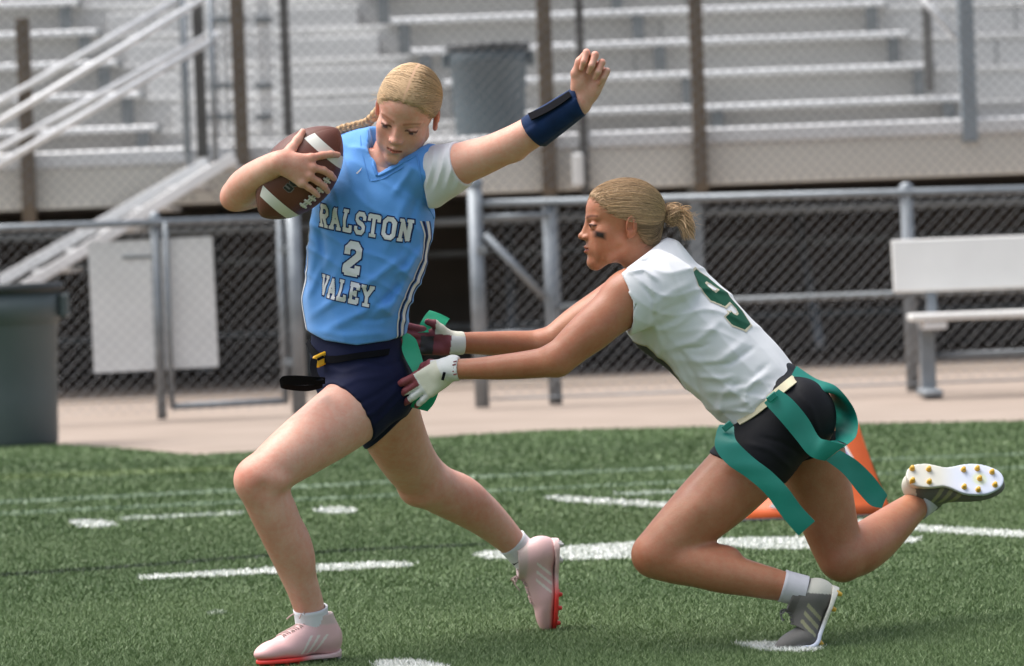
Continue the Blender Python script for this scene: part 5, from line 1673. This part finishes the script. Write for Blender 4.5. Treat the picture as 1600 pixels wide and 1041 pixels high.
# ================================================================== THE BALL
leather = M('brown_football_leather', (0.105, 0.030, 0.018), 0.5, c2=(0.135, 0.042, 0.026), vscale=18, weave=0.5, wscale=420, spec=0.4)
bw_ = M('white_ball_paint', (0.70, 0.68, 0.62), 0.55, weave=0.3, wscale=420)
ball = empty('football', bc, 'brown leather football with white stripes held in the runner\'s right arm', 'football')
bz = b_ax
view = nz(CAM - bc); fr = (view - bz * view.dot(bz)).normalized()         # towards the camera, across the ball
sd_ = bz.cross(fr); 
if sd_.x < 0: sd_ = -sd_
def ball_pt(s_, th, lift=0.0):
    r = ball_r(s_) + lift
    seam = 0.0
    for q in (0.0, math.pi / 2, math.pi, -math.pi / 2):
        dth = abs((th - LACE - q + math.pi) % (2 * math.pi) - math.pi)
        seam = max(seam, math.exp(-(dth * r / .0016) ** 2))
    r -= .0012 * seam
    return bc + bz * s_ + fr * (r * math.cos(th)) + sd_ * (r * math.sin(th))
LACE = R(46)
vs, fs = [], []
ns, nt = 64, 128
for i in range(ns + 1):
    a = math.pi * i / ns; s_ = -BALL_L * math.cos(a) * .9999
    for k_ in range(nt): vs.append(ball_pt(s_, 2 * math.pi * k_ / nt))
for i in range(ns):
    for k_ in range(nt):
        k2 = (k_ + 1) % nt
        fs.append((i * nt + k_, i * nt + k2, (i + 1) * nt + k2, (i + 1) * nt + k_))
mesh_obj('ball_body', vs, fs, leather, ball, True)
for sc_ in (-.088, .086):
    vs, fs = [], []
    for i in range(4):
        s_ = sc_ + (-.0125 + .025 * i / 3)
        for k_ in range(41): vs.append(ball_pt(s_, LACE + R(-88 + 176 * k_ / 40), .0008))
    for i in range(3):
        for k_ in range(40): fs.append((i * 41 + k_, i * 41 + k_ + 1, (i + 1) * 41 + k_ + 1, (i + 1) * 41 + k_))
    mesh_obj('stripe', vs, fs, bw_, ball, True)
for sgn in (-1, 1):
    MB().tube([ball_pt(s_, LACE + sgn * .045, .0025) for s_ in np.linspace(-.052, .052, 18)], .0024, 6).build('lace', bw_, ball, True)
for s_ in np.linspace(-.048, .048, 8):
    MB().tube([ball_pt(s_, LACE + d, .0035) for d in np.linspace(-.15, .15, 7)], .0030, 6).build('lace', bw_, ball, True)
bk_print = M('black_ball_print', (0.012, 0.010, 0.012), 0.5); gr_print = M('grey_ball_print', (0.16, 0.14, 0.14), 0.6)
def ball_cast(s0, th0):
    def cast(u, v):
        s_ = s0 - u; r = ball_r(s_)
        return tuple(ball_pt(s_, th0 + v / max(r, .02), .0010))
    return cast
wrap_print('ball_print', 'on', .026, .019, .12, .0016, ball_cast(-.028, R(6)), [bk_print, gr_print], ball, wx=.9)
wrap_print('ball_print', '4', .020, .016, .11, .0, ball_cast(-.030, R(-33)), [bw_, bw_], ball, wx=.9)
# ================================================================== THE LUNGING PLAYER
skin_b = M('tanned_skin', (0.40, 0.180, 0.098), 0.41, c2=(0.46, 0.218, 0.124), vscale=24, bump=0.26, bscale=240, sss=0.08, tint=True, spec=0.38, rvar=0.10, mott=0.15)
jersey_white = M('white_jersey', (0.74, 0.74, 0.76), 0.72, c2=(0.78, 0.78, 0.79), vscale=9, weave=0.3, wscale=520, sheen=0.2, spec=0.25)
green_print = M('dark_green_print', (0.010, 0.085, 0.045), 0.65, weave=0.2, wscale=520, spec=0.25)
gold_print = M('cream_print', (0.58, 0.52, 0.38), 0.7)
black_short = M('black_shorts', (0.005, 0.005, 0.007), 0.6, c2=(0.008, 0.008, 0.010), vscale=16, weave=0.2, wscale=700, spec=0.2)
cream_web = M('cream_webbing', (0.62, 0.56, 0.38), 0.75, weave=0.5, wscale=420)
teal_flag = M('teal_flag_vinyl', (0.006, 0.175, 0.135), 0.42, c2=(0.009, 0.215, 0.165), vscale=9, bump=0.15, bscale=50, spec=0.45)
hair_b = M('dark_blonde_hair', (0.45, 0.318, 0.20), 0.66, tint=True, spec=0.3)
glove_mat = M('glove', (1, 1, 1), 0.55, tint=True, weave=0.3, wscale=330, spec=0.35, var=0.03)
sock_grey = M('light_grey_sock', (0.56, 0.55, 0.58), 0.85, var=0.05, vscale=40, sheen=0.2, spec=0.15)

dloc = Vector((P(1270, 1010, -.05).x, 0.0, 0.0))
lunger = empty('person', dloc, 'lunging player in white jersey number 9 reaching with both gloved hands for the flag', 'person')
D_LEG_L = [(1218, 668, .05, 58), (1184, 712, .03, 58), (1144, 754, .01, 56), (1107, 789, -.01, 52), (1069, 824, -.03, 45.5), (1041, 849, -.045, 39.5), (1025, 865, -.05, 35.5)]
D_SHIN_L = [(1024, 868, -.05, 36), (1052, 876, -.05, 36), (1090, 884, -.055, 34.5), (1130, 895, -.06, 32.5), (1170, 904, -.06, 28.5), (1205, 912, -.06, 25.5), (1232, 918, -.06, 22.5), (1250, 922, -.06, 20), (1266, 927, -.06, 18)]
D_LEG_R = [(1250, 660, .19, 58), (1265, 710, .20, 56), (1282, 765, .21, 49.5), (1294, 810, .215, 45), (1306, 848, .215, 40.5), (1315, 870, .21, 38)]
D_SHIN_R = [(1317, 870, .21, 37), (1340, 861, .25, 39), (1366, 844, .31, 37), (1396, 819, .38, 31), (1422, 797, .45, 24.5), (1440, 784, .49, 20.5), (1456, 772, .53, 17)]
lo, hi = bounds_of(D_LEG_L + D_SHIN_L + D_LEG_R + D_SHIN_R + [(1000, 400, .12, 1)], 0.15)
df = Field(lo, hi, 0.0052)
df.limb(D_LEG_L, .014); df.limb(D_LEG_R, .014); df.limb(D_SHIN_L, .014); df.limb(D_SHIN_R, .010)
df.ell(P(1014, 868, -.06), (.032, .034, .036), k=.02)
df.ell(P(1032, 884, -.06), (.026, .026, .022), k=.018)
df.ell(P(1112, 876, -.05), (.070, .036, .036), frame((0, 1, 0), P(1100, 860, 0) - P(1110, 900, 0)), k=.02)
df.cone(P(1045, 897, -.075), P(1200, 928, -.075), .010, .008, k=.012)
df.ell(P(1085, 800, -.06), (.05, .03, .022), frame((0, 1, 0), P(1060, 800, 0) - P(1080, 820, 0)), k=.03)
df.ell(P(1318, 885, .19), (.034, .034, .034), k=.02)
df.ell(P(1366, 836, .33), (.034, .034, .05), frame((0, 1, 0), P(1400, 815, 0) - P(1340, 860, 0)), k=.02)
dw = nz(P(1003, 398, .12) - P(1190, 628, .12)); dnb = nz(Vector((0, -1, 0)).cross(dw)); dnb = dnb if dnb.x > 0 else -dnb
dl = (Vector((0, -1, 0)) * .94 - dnb * .34).normalized()
dback = (dnb * .94 + Vector((0, -1, 0)) * .34).normalized()
DT = [((1238, 672, .12), .11, .10, 0), ((1190, 628, .12), .118, .092, 0), ((1156, 594, .12), .112, .086, 0), ((1102, 533, .12), .125, .10, 0), ((1050, 482, .12), .135, .105, 0), ((1020, 445, .12), .135, .09, 0), ((1008, 418, .12), .10, .065, 0)]
df.loft(dw, dl, [(P(*c), a, b, y) for c, a, b, y in DT], k=.03)
df.ell(P(1245, 650, .05), (.085, .08, .09), k=.04); df.ell(P(1255, 648, .19), (.085, .08, .09), k=.04)
dparts = [df.mesh(4)]
D_ARM_L = [(990, 462, -.03, 44), (968, 479, -.05, 38), (938, 503, -.075, 34.5), (908, 529, -.095, 31), (884, 551, -.105, 28), (868, 562, -.11, 26)]
D_FORE_L = [(868, 563, -.11, 25.5), (848, 567, -.105, 23.5), (815, 571, -.095, 21.5), (780, 574, -.085, 19.5), (745, 576, -.07, 17), (712, 577, -.055, 16)]
D_ARM_R = [(1000, 455, .26, 44), (950, 482, .26, 36), (905, 508, .255, 31), (870, 532, .25, 27), (852, 540, .245, 26)]
D_FORE_R = [(852, 540, .245, 25), (830, 540, .24, 23.5), (795, 537.5, .225, 20.5), (760, 536.5, .21, 18.5), (728, 536, .195, 17), (706, 536, .185, 16.5)]
for A_, B_, e in ((D_ARM_L, D_FORE_L, (876, 572, -.11)), (D_ARM_R, D_FORE_R, (858, 552, .245))):
    lo, hi = bounds_of(A_ + B_, 0.085)
    ff = Field(lo, hi, 0.0032); ff.limb(A_, .012); ff.limb(B_, .012)
    ff.ell(P(*e), (.020, .020, .018), k=.016)
    if A_ is D_ARM_L:
        ff.ell(P(975, 462, -.05), (.048, .046, .046), k=.03)
        ff.ell(P(930, 520, -.09), (.05, .033, .031), frame((0, 1, 0), P(900, 500, 0) - P(925, 530, 0)), k=.025)
    dparts.append(ff.mesh(4))
# head in profile, chin lifted
HF_B = frame((-0.99, -0.10, 0.02), (-0.03, 0.02, 1)); HO_B = P(973, 353, .11)
hv, hq, hc = head(HF_B, HO_B, P(1022, 432, .12), .056, sc=1.0, lid=0.45, brow_col=(0.34, 0.26, 0.22), eye_black=True, mouth_open=.0012)
dparts.append((to_world(hv, HF_B, HO_B), hq))
tints = skin_tints(dparts, [(P(1010, 872, -.08), .04, (1.0, .80, .74), .4), (P(876, 568, -.14), .03, (1.0, .80, .74), .35), (P(960, 358, .05), .05, (1.0, .86, .80), .35)])
tints[-len(hv):] *= hc
V, Q = joined(dparts)
mesh_obj('body', V, Q, skin_b, lunger, True, colr=tints)

# ---- hair pulled back into a messy bun
def hw_b(v): return to_world(v, HF_B, HO_B)
hair_ob = mesh_obj('hair', hw_b(cv), cq, hair_b, lunger, True, colr=np.tile(np.array([.70, .64, .56]), (len(cv), 1)))  # darker cap tint paints the shade between the strands
rb = np.random.default_rng(21)
BUN = np.array([0.0, -.112, .020]); bdir = (BUN - CR_C) / np.linalg.norm(BUN - CR_C)
out = []
cap_pt = cap_cast(bvh_of(*joined([(cv, cq), (hv, hq)])))
pts, rb = outer_pts(3500, 21)
for p in pts:
    S = p - CR_C; S = S / np.linalg.norm(S); E = bdir + rb.normal(0, .045, 3)
    mid_ = (S + E); mid_[2] += .16 * (S[2] > -.2); mid_ = mid_ / np.linalg.norm(mid_) * 1.2
    off = rb.uniform(-.0002, .0013)
    t0 = -.05 * rb.random() if p[2] - hairline(p[1], 0) < .012 else 0.0
    out.append([cap_pt(bez(S, mid_, E, t), off) for t in np.linspace(t0, 1, 12)])
pb_ = np.array(out)
low_ = pb_[:, 0, 2] < -.0
tone = np.clip(rb.normal(1.12, .24, len(pb_)), .45, 1.8)[:, None] * np.where(rb.random((len(pb_), 1)) < .16, .6, 1.0) * np.where(low_[:, None], .62, 1.0)
strands(hw_b(pb_.reshape(-1, 3)).reshape(pb_.shape), rb.uniform(.0004, .0009, len(pb_)), tone * np.array([1, .95, .88]), 'hair_strands', hair_b, hair_ob)
# the bun: coiled loops, then loose ends sticking out
bun = []
B0 = BUN + np.array([0, -.012, .004])
for i in range(430):
    ax = rb.normal(0, 1, 3); ax /= np.linalg.norm(ax); o1 = np.cross(ax, rb.normal(0, 1, 3)); o1 /= np.linalg.norm(o1); o2 = np.cross(ax, o1)
    rr = rb.uniform(.010, .023); c_ = B0 + rb.normal(0, .005, 3); ph = rb.uniform(0, 6.28); sp_ = rb.uniform(2.5, 5)
    bun.append([c_ + o1 * rr * math.cos(ph + sp_ * t) + o2 * rr * math.sin(ph + sp_ * t) + ax * (t - .5) * .012 for t in np.linspace(0, 1, 11)])
tail = []
for i in range(560):
    st_ = B0 + rb.normal(0, .010, 3)
    tip = B0 + np.array([rb.normal(0, .012), -.022 - rb.uniform(0, .032), -.018 - rb.uniform(0, .045)])
    if rb.random() < .10: tip = B0 + np.array([rb.normal(0, .014), -.020 - rb.uniform(0, .03), rb.uniform(-.03, .02)])
    ctl = (st_ + tip) / 2 + np.array([rb.normal(0, .006), -.010, .010 + rb.normal(0, .004)])
    tail.append([bez(st_, ctl, tip, t) for t in np.linspace(0, 1, 11)])
bt = np.array(bun + tail)
tn = np.clip(rb.normal(1.15, .28, len(bt)), .45, 1.8)[:, None]; tn[len(bun):] *= 1.18
bun_o = strands(hw_b(bt.reshape(-1, 3)).reshape(bt.shape), rb.uniform(.0005, .0010, len(bt)), tn * np.array([1, .96, .90]), 'bun', hair_b, hair_ob)
fly = []
for i in range(22):
    st_ = B0 + rb.normal(0, .012, 3); tip = B0 + np.array([rb.normal(0, .012), -.05 - rb.uniform(0, .025), rb.uniform(-.04, .012)])
    fly.append([bez(st_, (st_ + tip) / 2 + rb.normal(0, .008, 3), tip, t) for t in np.linspace(0, 1, 11)])
fly = np.array(fly); strands(hw_b(fly.reshape(-1, 3)).reshape(fly.shape), np.full(len(fly), .00032), np.full((len(fly), 3), 1.5), 'stray_hairs', hair_b, hair_ob)

# ---- white jersey
JD = [((1200, 640, .12), .134, .104, 0), ((1190, 626, .12), .138, .106, 0), ((1160, 593, .12), .138, .110, 0), ((1108, 532, .12), .140, .110, 0), ((1054, 483, .12), .152, .116, 0), ((1020, 446, .12), .158, .106, 0), ((1010, 417, .12), .120, .084, 0), ((1000, 396, .12), .074, .060, 0)]
lo, hi = bounds_of([(930, 690, .12, 1), (1265, 350, .12, 1)], 0.0); lo[1], hi[1] = -.16, .36
dj = Field(lo, hi, 0.0035)
dj.loft(dw, dl, [(P(*c), a, b, y) for c, a, b, y in JD], k=.01)
dj.cone(P(1030, 425, .12), P(996, 404, .12), .074, .062, k=.03)
dj.cone(P(1020, 412, .10), P(968, 434, .02), .050, .034, k=.03)
slv = Field(lo, hi, 0.0035)
slv.cone(P(1035, 452, .03), P(985, 466, -.03), .086, .0790, k=.01); slv.cone(P(985, 466, -.03), P(950, 488, -.06), .0790, .072, k=.01)
slv.cone(P(1020, 425, .03), P(968, 432, -.01), .050, .040, k=.03)
slv.half(P(974, 465, -.05), (-1, -.25, -.14), .003)
slv.cone(P(970, 473, -.045), P(935, 495, -.08), .0700, .066, k=.002, op='sub')
dj.v = smin(dj.v, slv.v, .012)
slr = Field(lo, hi, 0.0035)
slr.cone(P(1035, 445, .20), P(960, 470, .26), .075, .062, k=.01); slr.half(P(990, 460, .25), (-1, .1, -.2), .003)
dj.v = smin(dj.v, slr.v, .02)
dj.folds([([(1012, 522), (1055, 508), (1085, 486)], .008, .0026), ([(1036, 548), (1085, 534), (1128, 500)], .009, .0034), ([(1048, 562), (1120, 566), (1172, 528)], .010, .0030), ([(1085, 588), (1130, 592), (1150, 585)], .007, .0034),
          ([(1092, 612), (1145, 612), (1212, 578)], .010, .0034), ([(1110, 640), (1150, 632), (1190, 622)], .009, .0026), ([(1060, 545), (1095, 543), (1110, 535)], .005, -.0024),
          ([(1090, 572), (1140, 568), (1185, 540)], .006, -.0026), ([(1130, 602), (1165, 600), (1204, 566)], .006, -.0024), ([(1010, 480), (1050, 455), (1085, 440)], .009, .0026), ([(1008, 500), (1045, 480), (1080, 468)], .007, -.0020),
          ([(1000, 440), (1020, 470), (1016, 505)], .006, -.0040), ([(975, 425), (1005, 420), (1030, 440)], .006, .0050), ([(962, 420), (990, 408), (1020, 410)], .006, -.003), ([(985, 540), (1030, 570), (1070, 600)], .008, .003),
          ([(1040, 540), (1066, 590), (1082, 640)], .009, .0036), ([(1055, 535), (1085, 585), (1104, 645)], .007, -.0028), ([(990, 410), (1020, 395), (1042, 398)], .007, .003), ([(1150, 650), (1190, 625), (1228, 590)], .006, .0022),
          ([(1020, 500), (1032, 540), (1028, 570)], .008, .003), ([(1120, 655), (1128, 620), (1150, 590)], .008, .0028), ([(1160, 640), (1165, 610), (1185, 585)], .007, .0022), ([(1110, 470), (1125, 500), (1160, 520)], .010, .0018)], .0)
dj.wobble(.0022, 30, 5)
dj.wrinkle(.30, .95, .046, .0056, 15, .020)
dj.wrinkle(.80, .60, .060, .0036, 19, .018)
dj.half(P(996, 405, .12), (-.57, 0, .82), .004)
dj.cone(P(1012, 418, .12), P(985, 380, .12), .050, .060, k=.004, op='sub')
# hem
hx = np.array([P(a, b, .1).x for a, b in ((1080, 640), (1118, 659), (1150, 663), (1200, 622), (1240, 584), (1275, 540))]); hz = np.array([P(a, b, .1).z for a, b in ((1080, 652), (1118, 659), (1150, 664), (1200, 622), (1240, 584), (1275, 540))])
hem = np.interp(dj.ax[0], hx, hz)[:, None]
dj.v = smax(dj.v, ((hem - dj.ax[2][None, :]) * .75)[:, None, :].astype(np.float32), .005)
dv, dq = dj.mesh(2)
djo = mesh_obj('jersey', dv, dq, jersey_white, lunger, True)
djb = bvh_of(dv, dq)
Cn = P(1110, 520, .12)
def back_caster(t0, th0, lift=.0014, rad=.13, C=None):
    C0 = (C or Cn) + dw * t0
    def cast(u, v):
        th = th0 + u / rad
        # read from behind: her right is the reader's right
        d = dback * math.cos(th) - dl * math.sin(th)
        base = C0 + dw * v
        h_ = djb.ray_cast(base + d * .4, -d)
        if h_[0] is None or (h_[0] - base).length > .25: return None
        return tuple(h_[0] + d * lift)
    return cast
wrap_print('number', '9', .185, .15, (.105), .0050, back_caster(.050, -.38), [green_print, gold_print], djo, wx=.86, step=.0020)
# chest number edge seen under the arm
def chest_caster(t0, th0):
    C0 = Cn + dw * t0
    def cast(u, v):
        th = th0 + u / .13; d = -dback * math.cos(th) + dl * math.sin(th)
        base = C0 + dw * v
        h_ = djb.ray_cast(base + d * .4, -d)
        return None if h_[0] is None else tuple(h_[0] + d * .0014)
    return cast
wrap_print('number', '9', .16, .12, .15, .0045, chest_caster(.02, 0.44), [M('black_print', (0.012, 0.014, 0.016), 0.6), gold_print], djo, wx=1.0, step=.002)

# ---- shorts, belt and flags
lo, hi = bounds_of([(1085, 790, .12, 1), (1345, 545, .12, 1)], 0.0); lo[1], hi[1] = -.14, .40
def dpiece(build, plane=None):
    F = Field(lo, hi, 0.0038); build(F)
    if plane: F.half(*plane, .003)
    return F
pe = dpiece(lambda F: (F.loft(dw, dl, [(P(*c), a, b, y) for c, a, b, y in (((1244, 690, .12), .110, .085, 0), ((1232, 668, .12), .130, .104, 0), ((1205, 634, .12), .132, .104, 0), ((1188, 612, .12), .125, .098, 0), ((1175, 600, .12), .12, .09, 0))], k=.02),
                       F.ell(P(1246, 652, .04), (.094, .085, .098), k=.03), F.ell(P(1250, 650, .19), (.090, .085, .095), k=.03)))
p1 = dpiece(lambda F: F.limb(D_LEG_L[:4], .012, .005), (P(1172, 735, .0), Vector((-.42, 0, -.91))))
p2 = dpiece(lambda F: F.limb(D_LEG_R[:3], .012, .005), (P(1272, 712, .2), Vector((.25, 0, -.97))))
pe.half(P(1240, 722, .12), (-.2, 0, -1), .01)
pe.v = smin(smin(pe.v, p1.v, .016), p2.v, .016)
pe.folds([([(1160, 690), (1200, 700), (1240, 735)], .006, .002), ([(1150, 720), (1190, 735), (1225, 745)], .005, .0018), ([(1230, 620), (1250, 660), (1262, 700)], .006, .0025), ([(1245, 610), (1268, 640), (1282, 690)], .006, .0022), ([(1240, 640), (1250, 690), (1262, 715)], .005, -.002),
          ([(1180, 680), (1220, 690), (1258, 715)], .005, -.002)], .0)
ev, eq = pe.mesh(2)
dsh = mesh_obj('shorts', ev, eq, black_short, lunger, True)
esb = bvh_of(ev, eq)
dbelt = empty('flag_belt', P(1200, 620, 0)); attach(dbelt, lunger)
def de(pix, lift=.005):
    out = []
    for q in pix:
        p = front_pt(q[0], q[1], lift, esb, -.5)
        out.append(p if p is not None else P(q[0], q[1], q[2] if len(q) > 2 else .1))
    return out
ribbon('belt_strap', de([(1146, 652, .0), (1170, 640), (1192, 624), (1215, 605), (1236, 588), (1250, 577, .16)]), de([(1156, 664, .0), (1178, 651), (1199, 635), (1222, 616), (1243, 599), (1257, 588, .16)]), cream_web, dbelt, 6, 3, .0025)
def r6(pts): return [(1090 + .3075 * x, 540 + .3075 * y, Y) for x, y, Y in pts]
ribbon('flag', r6([(112, 402, -.06), (96, 440, -.085), (90, 520, -.105), (150, 602, -.115), (250, 672, -.12), (345, 755, -.125), (430, 870, -.13), (513, 966, -.135)]),
       r6([(185, 412, -.07), (190, 468, -.095), (215, 505, -.11), (290, 575, -.12), (375, 640, -.13), (455, 720, -.14), (525, 815, -.145), (597, 893, -.15)]), teal_flag, dbelt, 8, 5, .0008, .001, .0012)
ribbon('flag', r6([(338, 292, -.072), (420, 382, -.085), (500, 478, -.09), (556, 548, -.095), (600, 575, -.10), (648, 586, -.105)]),
       r6([(412, 222, -.072), (482, 275, -.085), (560, 368, -.092), (615, 462, -.10), (660, 482, -.12), (752, 505, -.13)]), teal_flag, dbelt, 8, 5, .0008, .001, .0012)
ribbon('flag', r6([(652, 584, -.10), (740, 652, -.09), (818, 748, -.08), (880, 812, -.075), (936, 826, -.07)]), r6([(722, 532, -.085), (806, 582, -.08), (884, 655, -.07), (935, 720, -.065), (964, 760, -.06)]), teal_flag, dbelt, 8, 5, .0008, -.001, .0012)
ribbon('flag', r6([(502, 104, .06), (600, 168, .04), (700, 206, .03), (778, 292, .03), (813, 378, .02), (806, 460, -.02), (762, 503, -.06)]),
       r6([(478, 150, .03), (540, 228, .0), (600, 246, .0), (660, 228, .05), (690, 300, .12), (700, 400, .09), (702, 482, .0)]), teal_flag, dbelt, 8, 5, .0008, -.002, .001)
ribbon('flag', r6([(702, 482, .0), (760, 500, -.03), (806, 462, .01)]), r6([(648, 488, -.09), (720, 520, -.085), (762, 503, -.06)]), teal_flag, dbelt, 6, 4, .001, 0)
for (a, b, y) in ((378, 262, -.085), (152, 410, -.09)):
    q = r6([(a, b, y)])[0]
    MB().obox(P(*q), nz((.8, 0, .6)), Vector((0, 1, 0)), nz((-.6, 0, .8)), (.013, .004, .008), .002).build('flag_clip', teal_flag, dbelt)

# ---- gloves
def glove(name, wrist, f, pn, side, curls, spread, thumb, sc, label, fore, palm_cols):
    f = nz(f); p = Vector(pn); p = (p - f * p.dot(f)).normalized()
    w = Vector(wrist)
    pts = np.array([tuple(w + f * a + Vector((b, c, d))) for a in (-.06, .15) for b in (-.07, .07) for c in (-.07, .07) for d in (-.07, .07)])
    F = Field(pts.min(0), pts.max(0), .0021)
    hand(F, w, f, p, side, curls, spread, thumb, sc, .0012, .026, .006)
    c0, c1 = Vector(fore[0]), Vector(fore[1]); F.cone(c0 + (c0 - c1), c1, fore[2], fore[2] * .95, k=.006)
    F.half(c0, c0 - c1, .002)
    gv, gq = F.mesh(1)
    rel = gv - np.array(tuple(w)); a = rel @ np.array(tuple(f)); b = rel @ np.array(tuple(p)); t_ = rel @ np.array(tuple(f.cross(p) * side))
    white = np.array([.72, .72, .70]); maroon = np.array([.23, .055, .065]); cream = np.array([.70, .68, .56])
    c = np.tile(white, (len(gv), 1))
    c = palm_cols(c, a, b, t_, white, maroon, cream)
    g = mesh_obj(name, gv, gq, glove_mat, lunger, True, colr=c)
    g['label'] = label
    return g
def near_cols(c, a, b, t, white, maroon, cream):
    c[(a > .012) & (a < .075) & (b < .004)] = cream
    c[(a > .078) & (t > .004)] = maroon
    c[(a > .128)] = maroon
    c[(t > .034) & (a > .03)] = maroon
    c[(b > .010) & (a > .008)] = maroon
    return c
gl1 = glove('glove', P(700, 577, -.05), P(645, 612, -.02) - P(700, 577, -.05), (0.25, 1, 0.1), -1, [(2, 16, 12), (6, 14, 12), (8, 14, 12), (10, 16, 12)], (6, 1, -3, -8),
      [(.020, .020, .010), (.040, .036, .020), (.062, .040, .032), (.080, .036, .040)], .92, 'near glove, white back with maroon fingers', (P(718, 577, -.058), P(697, 577.5, -.05), .0288), near_cols)
def far_cols(c, a, b, t, white, maroon, cream):
    c[(b > -.002) & (a > .004)] = maroon
    c[(t > .016) & (a < .045)] = cream
    c[(b < -.006) & (a > .004)] = white
    c[(np.abs(a - .062) < .016) & (b > .004) & (t < .010)] = (.05, .045, .045)
    return c
gl2 = glove('glove', P(706, 536, .185), P(640, 530, .175) - P(706, 536, .185), (-.15, -1, 0.15), 1, [(6, 16, 12), (10, 22, 16), (14, 26, 18), (18, 28, 20)], (6, 2, -3, -8),
      [(.018, .020, .012), (.036, .034, .020), (.054, .046, .024), (.074, .050, .024)], .88, 'far glove, maroon palm towards the camera', (P(724, 536, .194), P(704, 536, .185), .0290), far_cols)
for gl, (x0, y0, yy) in ((gl1, (693, 588, -.085)),):
    MB().obox(P(x0, y0, yy), nz((0.3, 0, 1)), Vector((0, 1, 0)), nz((1, 0, -.3)), (.010, .003, .0035), .001).build('closure_tab', black_web, gl)
for i, dy in enumerate((-14, -9, -4, 1, 6)):
    MB().obox(P(711 - (i % 2) * 1.5, 577 + dy + 2, -.082), nz((1, 0, .2)), Vector((0, 1, 0)), nz((-.2, 0, 1)), (.0042, .0012, .0016), .0004).build('cuff_print', M('maroon_print', (.25, .06, .07), .6), gl1)

# ---- socks and grey shoes
up_grey = M('grey_shoe_upper', (1, 1, 1), 0.6, tint=True, spec=0.35, weave=0.3, wscale=380, var=0.05)
sole_pearl = M('pearl_sole', (1, 1, 1), 0.30, tint=True, spec=0.5)
stud_gold = make_stud(M('amber_stud', (0.72, 0.42, 0.05), 0.3))
lace_grey = M('grey_lace', (0.16, 0.155, 0.15), 0.8)
def grey_cols(v):
    y, z = v[:, 1], v[:, 2]
    c = np.tile(np.array([.150, .142, .130]), (len(v), 1))
    c[(z > .085) & (y < .11)] = (.115, .108, .098)
    m = (y < .034 + (z - .03) * .30) & (z < .075); c[m] = (.60, .58, .50)
    for off in (0.0, .022, .044):
        s_ = (np.abs((y - .088 - off) - (z - .035) * -.5) < .0052) & (z > .014) & (z < .062) & (np.abs(v[:, 0]) > .014)
        c[s_] = (.34, .33, .20)
    return c
def pearl_cols(v):
    t = np.clip((v[:, 1] - .09) / .05, 0, 1)[:, None]
    c = np.array([.68, .66, .58]) * (1 - t) + np.array([.64, .68, .80]) * t
    d = np.hypot(v[:, 0], v[:, 1] - .19); m = np.exp(-((d - .012) / .007) ** 2)[:, None] * (v[:, 2] < 0)[:, None] * .7
    return c * (1 - m) + np.array([.62, .68, .38]) * m
gs = lambda y: stud_gold
h1 = P(1312, 915, -.06); f1 = P(1274, 1012, -.065) - h1; u1 = P(1228, 880, -.055) - h1
make_shoe(lunger, h1, f1, u1, up_grey, grey_cols, sole_pearl, pearl_cols, gs, lace_grey, 'grey football shoe pushing off on its toe', sc=.93, bend=52)
sock(lunger, P(1258, 925, -.06), P(1222, 915, -.06), .0385, .0380, sock_grey)
h2 = P(1413, 742, .43); f2 = P(1577, 752, .44) - h2
make_shoe(lunger, h2, f2, Vector((0.0, .80, -.60)), up_grey, grey_cols, sole_pearl, pearl_cols, gs, lace_grey, 'grey football shoe in the air showing its pale sole', sc=1.0, mirror=-1, laces_loose=False)
sock(lunger, P(1454, 774, .52), P(1430, 791, .465), .038, .0385, sock_grey)
